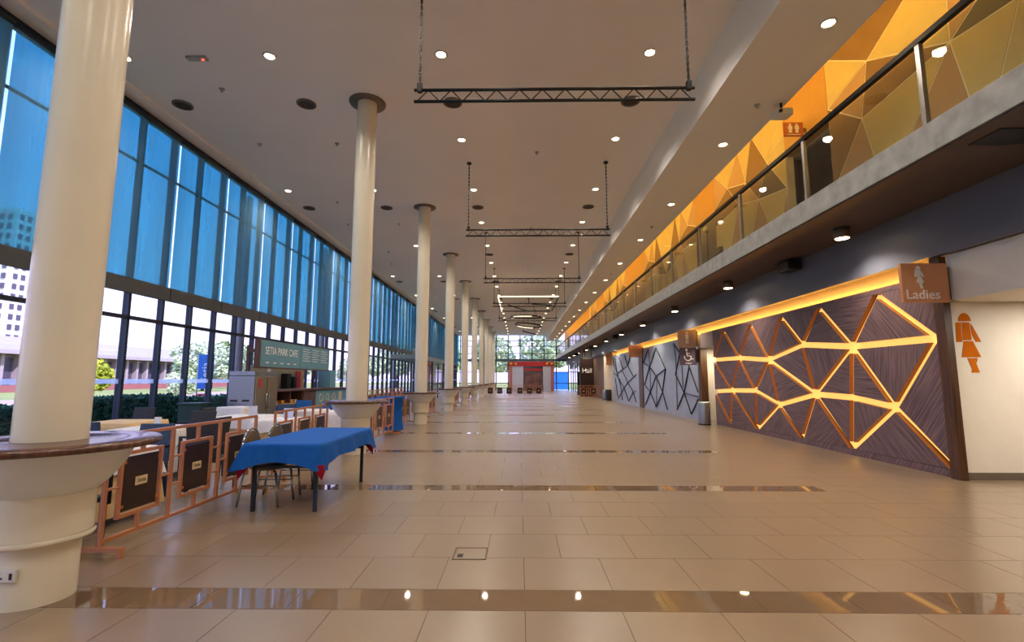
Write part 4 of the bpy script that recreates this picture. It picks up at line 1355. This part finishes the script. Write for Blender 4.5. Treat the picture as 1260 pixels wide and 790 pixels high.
# shop front backdrop by the end wall
bk = empty('backdrop', (1.72, 68.6, 0))
tag(bk, 'large promotional backdrop with red header before the end wall', 'backdrop')
MB().box(-3.25, 3.2, 0, .3, 3.40, 4.05).build('header', M['red'], bk)
MB().box(-3.2, -2.7, .02, .3, 0, 3.39).build('side_pillar', mat('brick', (196, 120, 116), .6), bk)
MB().box(2.7, 3.15, .02, .3, 0, 3.39).build('side_pillar', mat('brick2', (196, 120, 116), .6), bk)
MB().box(-2.69, -1.2, .06, .3, 0, 3.39).build('wing_panel', M['lilac'], bk)
MB().box(1.6, 2.69, .06, .3, 0, 3.39).build('wing_panel', M['lilac'], bk)
MB().box(-1.19, 1.59, .10, .3, 0, 3.39).build('centre_panel', mat('bdgrey', (96, 90, 98), .6, noise=.3), bk)
MB().box(-1.1, 1.5, .07, .099, 2.75, 3.05).build('title_band', M['red'], bk)
for x_ in (-2.9, -2.2, 2.2, 2.9):
    o = MB().lathe([(.001, 0), (.2, 0), (.2, .02), (.001, .02)], 0, 0, 16, close=False).build('header_mark', M['yellow'], bk)
    o.rotation_euler = (R(90), 0, 0); o.location = (x_, 0, 3.73)
MB().box(-.9, 1.3, .02, .099, .3, 2.4).build('picture_panel', mat('bdpic', (120, 84, 84), .6, noise=.5, scale=1.2), bk)

# ------------------------------------------------------------------ outside
struct(MB().box(-260, 180, -120, 320, -.5, -.32).build('ground', M['grass']), 'dry grass beyond the glazing')
struct(MB().box(XL - 3.2, XL - .31, Y0, 90, -.319, -.05).build('terrace', M['paving']), 'paved terrace outside the glazing')
struct(MB().box(-46, -30, -40, 160, -.3195, -.29).build('road', mat('asphalt', (186, 160, 146), .9)))
struct(MB().box(-20, 30, YB + .5, YB + 9, -.319, -.05).build('terrace_end', M['paving']))
def leaf_mesh(rx, ry, rz, n, size, seed, lumps=9):
    rnd = random.Random(seed)
    cs = [(rnd.uniform(-.55, .55), rnd.uniform(-.55, .55), rnd.uniform(-.45, .55), rnd.uniform(.35, .6)) for _ in range(lumps)]
    mb = MB()
    for _ in range(n):
        c = rnd.choice(cs)
        v = Vector((rnd.gauss(0, 1), rnd.gauss(0, 1), rnd.gauss(0, 1))).normalized() * c[3] * rnd.uniform(.75, 1.0)
        p = Vector(((c[0] + v.x) * rx, (c[1] + v.y) * ry, (c[2] + v.z) * rz))
        a = Vector((rnd.gauss(0, 1), rnd.gauss(0, 1), rnd.gauss(0, 1))).normalized()
        b = a.cross(Vector((rnd.gauss(0, 1), rnd.gauss(0, 1), rnd.gauss(0, 1)))).normalized()
        s = size * rnd.uniform(.7, 1.3)
        mb.add([p - a * s, p + b * s * .6, p + a * s, p - b * s * .6], [(0, 1, 2, 3)])
    return mb
crowns = {k: leaf_mesh(1, 1, 1, 2600, .10, 30 + i).mesh('crown', M[k]) for i, k in enumerate(('leaf', 'leafyellow', 'leafpale'))}
def tree(x, y, r, h, key, label, group=None):
    e = empty('tree', (x, y, -.32), random.uniform(0, 6))
    tag(e, label, 'tree', group)
    o = put(crowns[key], 'crown', e, (0, 0, h - r * .75))
    o.scale = (r, r, r * .85)
    MB().cyl((0, 0, 0), (0, 0, h - r * .6), .05 * r + .05, 8, .03 * r + .03).build('trunk', M['bark'], e)
tree(-25.5, 28.7, 1.35, 3.0, 'leafyellow', 'small round yellow green tree beyond the hedge')
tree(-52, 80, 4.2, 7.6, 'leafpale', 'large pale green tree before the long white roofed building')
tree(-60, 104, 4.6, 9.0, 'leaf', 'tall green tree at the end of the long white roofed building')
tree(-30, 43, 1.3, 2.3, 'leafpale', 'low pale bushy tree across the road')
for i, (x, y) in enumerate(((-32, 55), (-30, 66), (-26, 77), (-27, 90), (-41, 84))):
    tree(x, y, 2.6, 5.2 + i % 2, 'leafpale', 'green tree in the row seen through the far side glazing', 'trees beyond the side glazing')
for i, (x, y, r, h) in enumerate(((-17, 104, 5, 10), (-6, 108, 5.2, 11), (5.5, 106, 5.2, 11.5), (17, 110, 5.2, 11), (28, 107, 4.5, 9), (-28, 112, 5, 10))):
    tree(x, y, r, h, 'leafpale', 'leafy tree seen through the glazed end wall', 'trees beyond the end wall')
# hedges
for i, (xa, xb, ya, yb_, h) in enumerate(((-13.6, -12.4, 5.5, 12.6, .95), (-13.4, -12.3, 13.4, 17.8, 1.05), (-13.6, -12.4, 18.4, 32, .9))):
    h_ = leaf_mesh(1, 1, 1, 10, .1, 3)
    rnd = random.Random(50 + i)
    mb = MB()
    mb.box(xa + .12, xb - .12, ya + .12, yb_ - .12, -.32, h - .1)
    for _ in range(3600):
        f_ = rnd.random()
        p = [rnd.uniform(xa, xb), rnd.uniform(ya, yb_), rnd.uniform(-.3, h)]
        if f_ < .4: p[0] = xb - rnd.uniform(0, .14)
        elif f_ < .85: p[2] = h - rnd.uniform(0, .14) - .1 * abs(math.sin(p[1] * 1.7))
        else: p[1] = ya + rnd.uniform(0, .14)
        a = Vector((rnd.gauss(0, 1), rnd.gauss(0, 1), rnd.gauss(0, 1))).normalized() * .09
        b = a.cross(Vector((rnd.gauss(0, 1), rnd.gauss(0, 1), rnd.gauss(0, 1)))).normalized() * .055
        p = Vector(p)
        mb.add([p - a, p + b, p + a, p - b], [(0, 1, 2, 3)])
    o = mb.build('hedge', M['hedge'])
    tag(o, ('clipped dark green hedge outside the glass by the cream clothed table', 'clipped green hedge outside the glass behind the blue banner', 'clipped hedge outside the glass along the cafe kiosk')[i], 'hedge')
# long white roofed building
lb_ = empty('exhibition_building', (-78, 30, -.32))
tag(lb_, 'long low building with a white roof and columned front across the road', 'building')
MB().box(-26, 0, 0, 130, 0, 5.6).build('wall', M['facade'], lb_)
MB().prism_y([(2.5, 5.7), (2.5, 6.3), (-2, 8.6), (-26, 8.9), (-27, 5.7)], -3, 133).build('roof', M['roofwhite'], lb_)
pil = MB().box(.05, .9, 0, .5, 0, 5.65).mesh('pillar', M['roofwhite'])
win = MB().box(.01, .08, 0, 1.8, 1.0, 5.2).mesh('window', M['farglass'])
for k in range(50):
    put(pil, 'pillar', lb_, (0, k * 2.6, 0))
    put(win, 'window', lb_, (0, k * 2.6 + .65, 0))
MB().box(.1, 3.0, 2, 128, .01, 1.0).build('plinth', mat('plinth', (150, 92, 92), .8), lb_)
rf = MB().box(-70.3, -70.0, 80.3, 80.9, -.32, 4.6).build('red_banner', M['red'])
tag(rf, 'tall narrow red banner before the long white roofed building', 'banner')
# apartment tower far left
tw = empty('apartment_tower', (-112, 101, -.32))
tag(tw, 'tall pale apartment tower far across the road', 'building')
MB().box(-12, 3, 0, 14, 0, 39).build('wall', M['tower'], tw)
twin = MB().box(3.0, 3.2, 0, .8, 0, 1.1).mesh('window', M['farglass'])
twin2 = MB().box(0, .8, -.2, 0, 0, 1.1).mesh('window', M['farglass'])
for k in range(17):
    for j in range(8):
        put(twin, 'window', tw, (0, .5 + j * 1.68, 1.5 + k * 2.2))
        put(twin2, 'window', tw, (-11.5 + j * 1.8, 0, 1.5 + k * 2.2))
# blue banner and pink sign
bn = empty('blue_banner', (-14.2, 22.0, -.32))
tag(bn, 'upright blue banner with white sideways lettering outside the glass', 'banner')
MB().box(-.33, .33, -.03, .03, 1.45, 3.0).build('cloth', M['signblue'], bn)
MB().cyl((-.36, 0, 0), (-.36, 0, 3.05), .025, 8).build('pole', M['steel'], bn)
text('lettering', 'Setia', .46, M['letters'], bn, (0, -.036, 2.2), (R(90), R(-90), 0), .003)
pk = empty('pink_sign', (-14.0, 21.6, -.32))
tag(pk, 'small pink sign board standing below the blue banner', 'sign')
MB().box(-.26, .26, -.03, .03, .55, 1.25).build('board', M['pink'], pk)
MB().box(-.2, -.1, -.04, -.031, .75, 1.1).build('white_mark', M['letters'], pk)
for s in (-.2, .2):
    MB().cyl((s, 0, 0), (s, 0, .55), .02, 6).build('post', M['steel'], pk)
for i, (x, y, h, r, lab) in enumerate(((-15.5, 15.2, 2.6, .11, 'thick dark blue post standing outside behind the hedge'), (-18.5, 16.6, 3.4, .05, 'thin dark lamp pole standing outside behind the hedge'))):
    o = MB().cyl((0, 0, 0), (0, 0, h), r, 10).build('outdoor_post', M['darkframe']); o.location = (x, y, -.32); tag(o, lab, 'post')
hy = empty('fire_hydrant', (-14.2, 15.3, -.32)); tag(hy, 'small red fire hydrant outside beside the dark post', 'hydrant')
MB().lathe([(.10, 0), (.10, .05), (.075, .06), (.075, .75), (.11, .78), (.11, .82), (.06, .92), (.001, .93)], n=16).build('barrel', M['brass'], hy)
MB().cyl((-.18, 0, .6), (.18, 0, .6), .05, 10).build('outlet', M['brass'], hy)
# outside canopy columns
oc = MB().lathe([(.2, -.05), (.2, 7.9)], n=24).mesh('outer_column', M['white'])
for k in range(0, 9):
    o = put(oc, 'outer_column', None, (XL - .75, 16.35 + 6.85 * k, 0))
    tag(o, 'round white column just outside the glazing', 'column', 'columns outside the glazing')
bx = MB().box(6.0, 9.0, 90, 92.5, -.32, 2.9).build('blue_container', M['signblue'], None, .05)
tag(bx, 'plain blue container outside the glazed end wall', 'container')
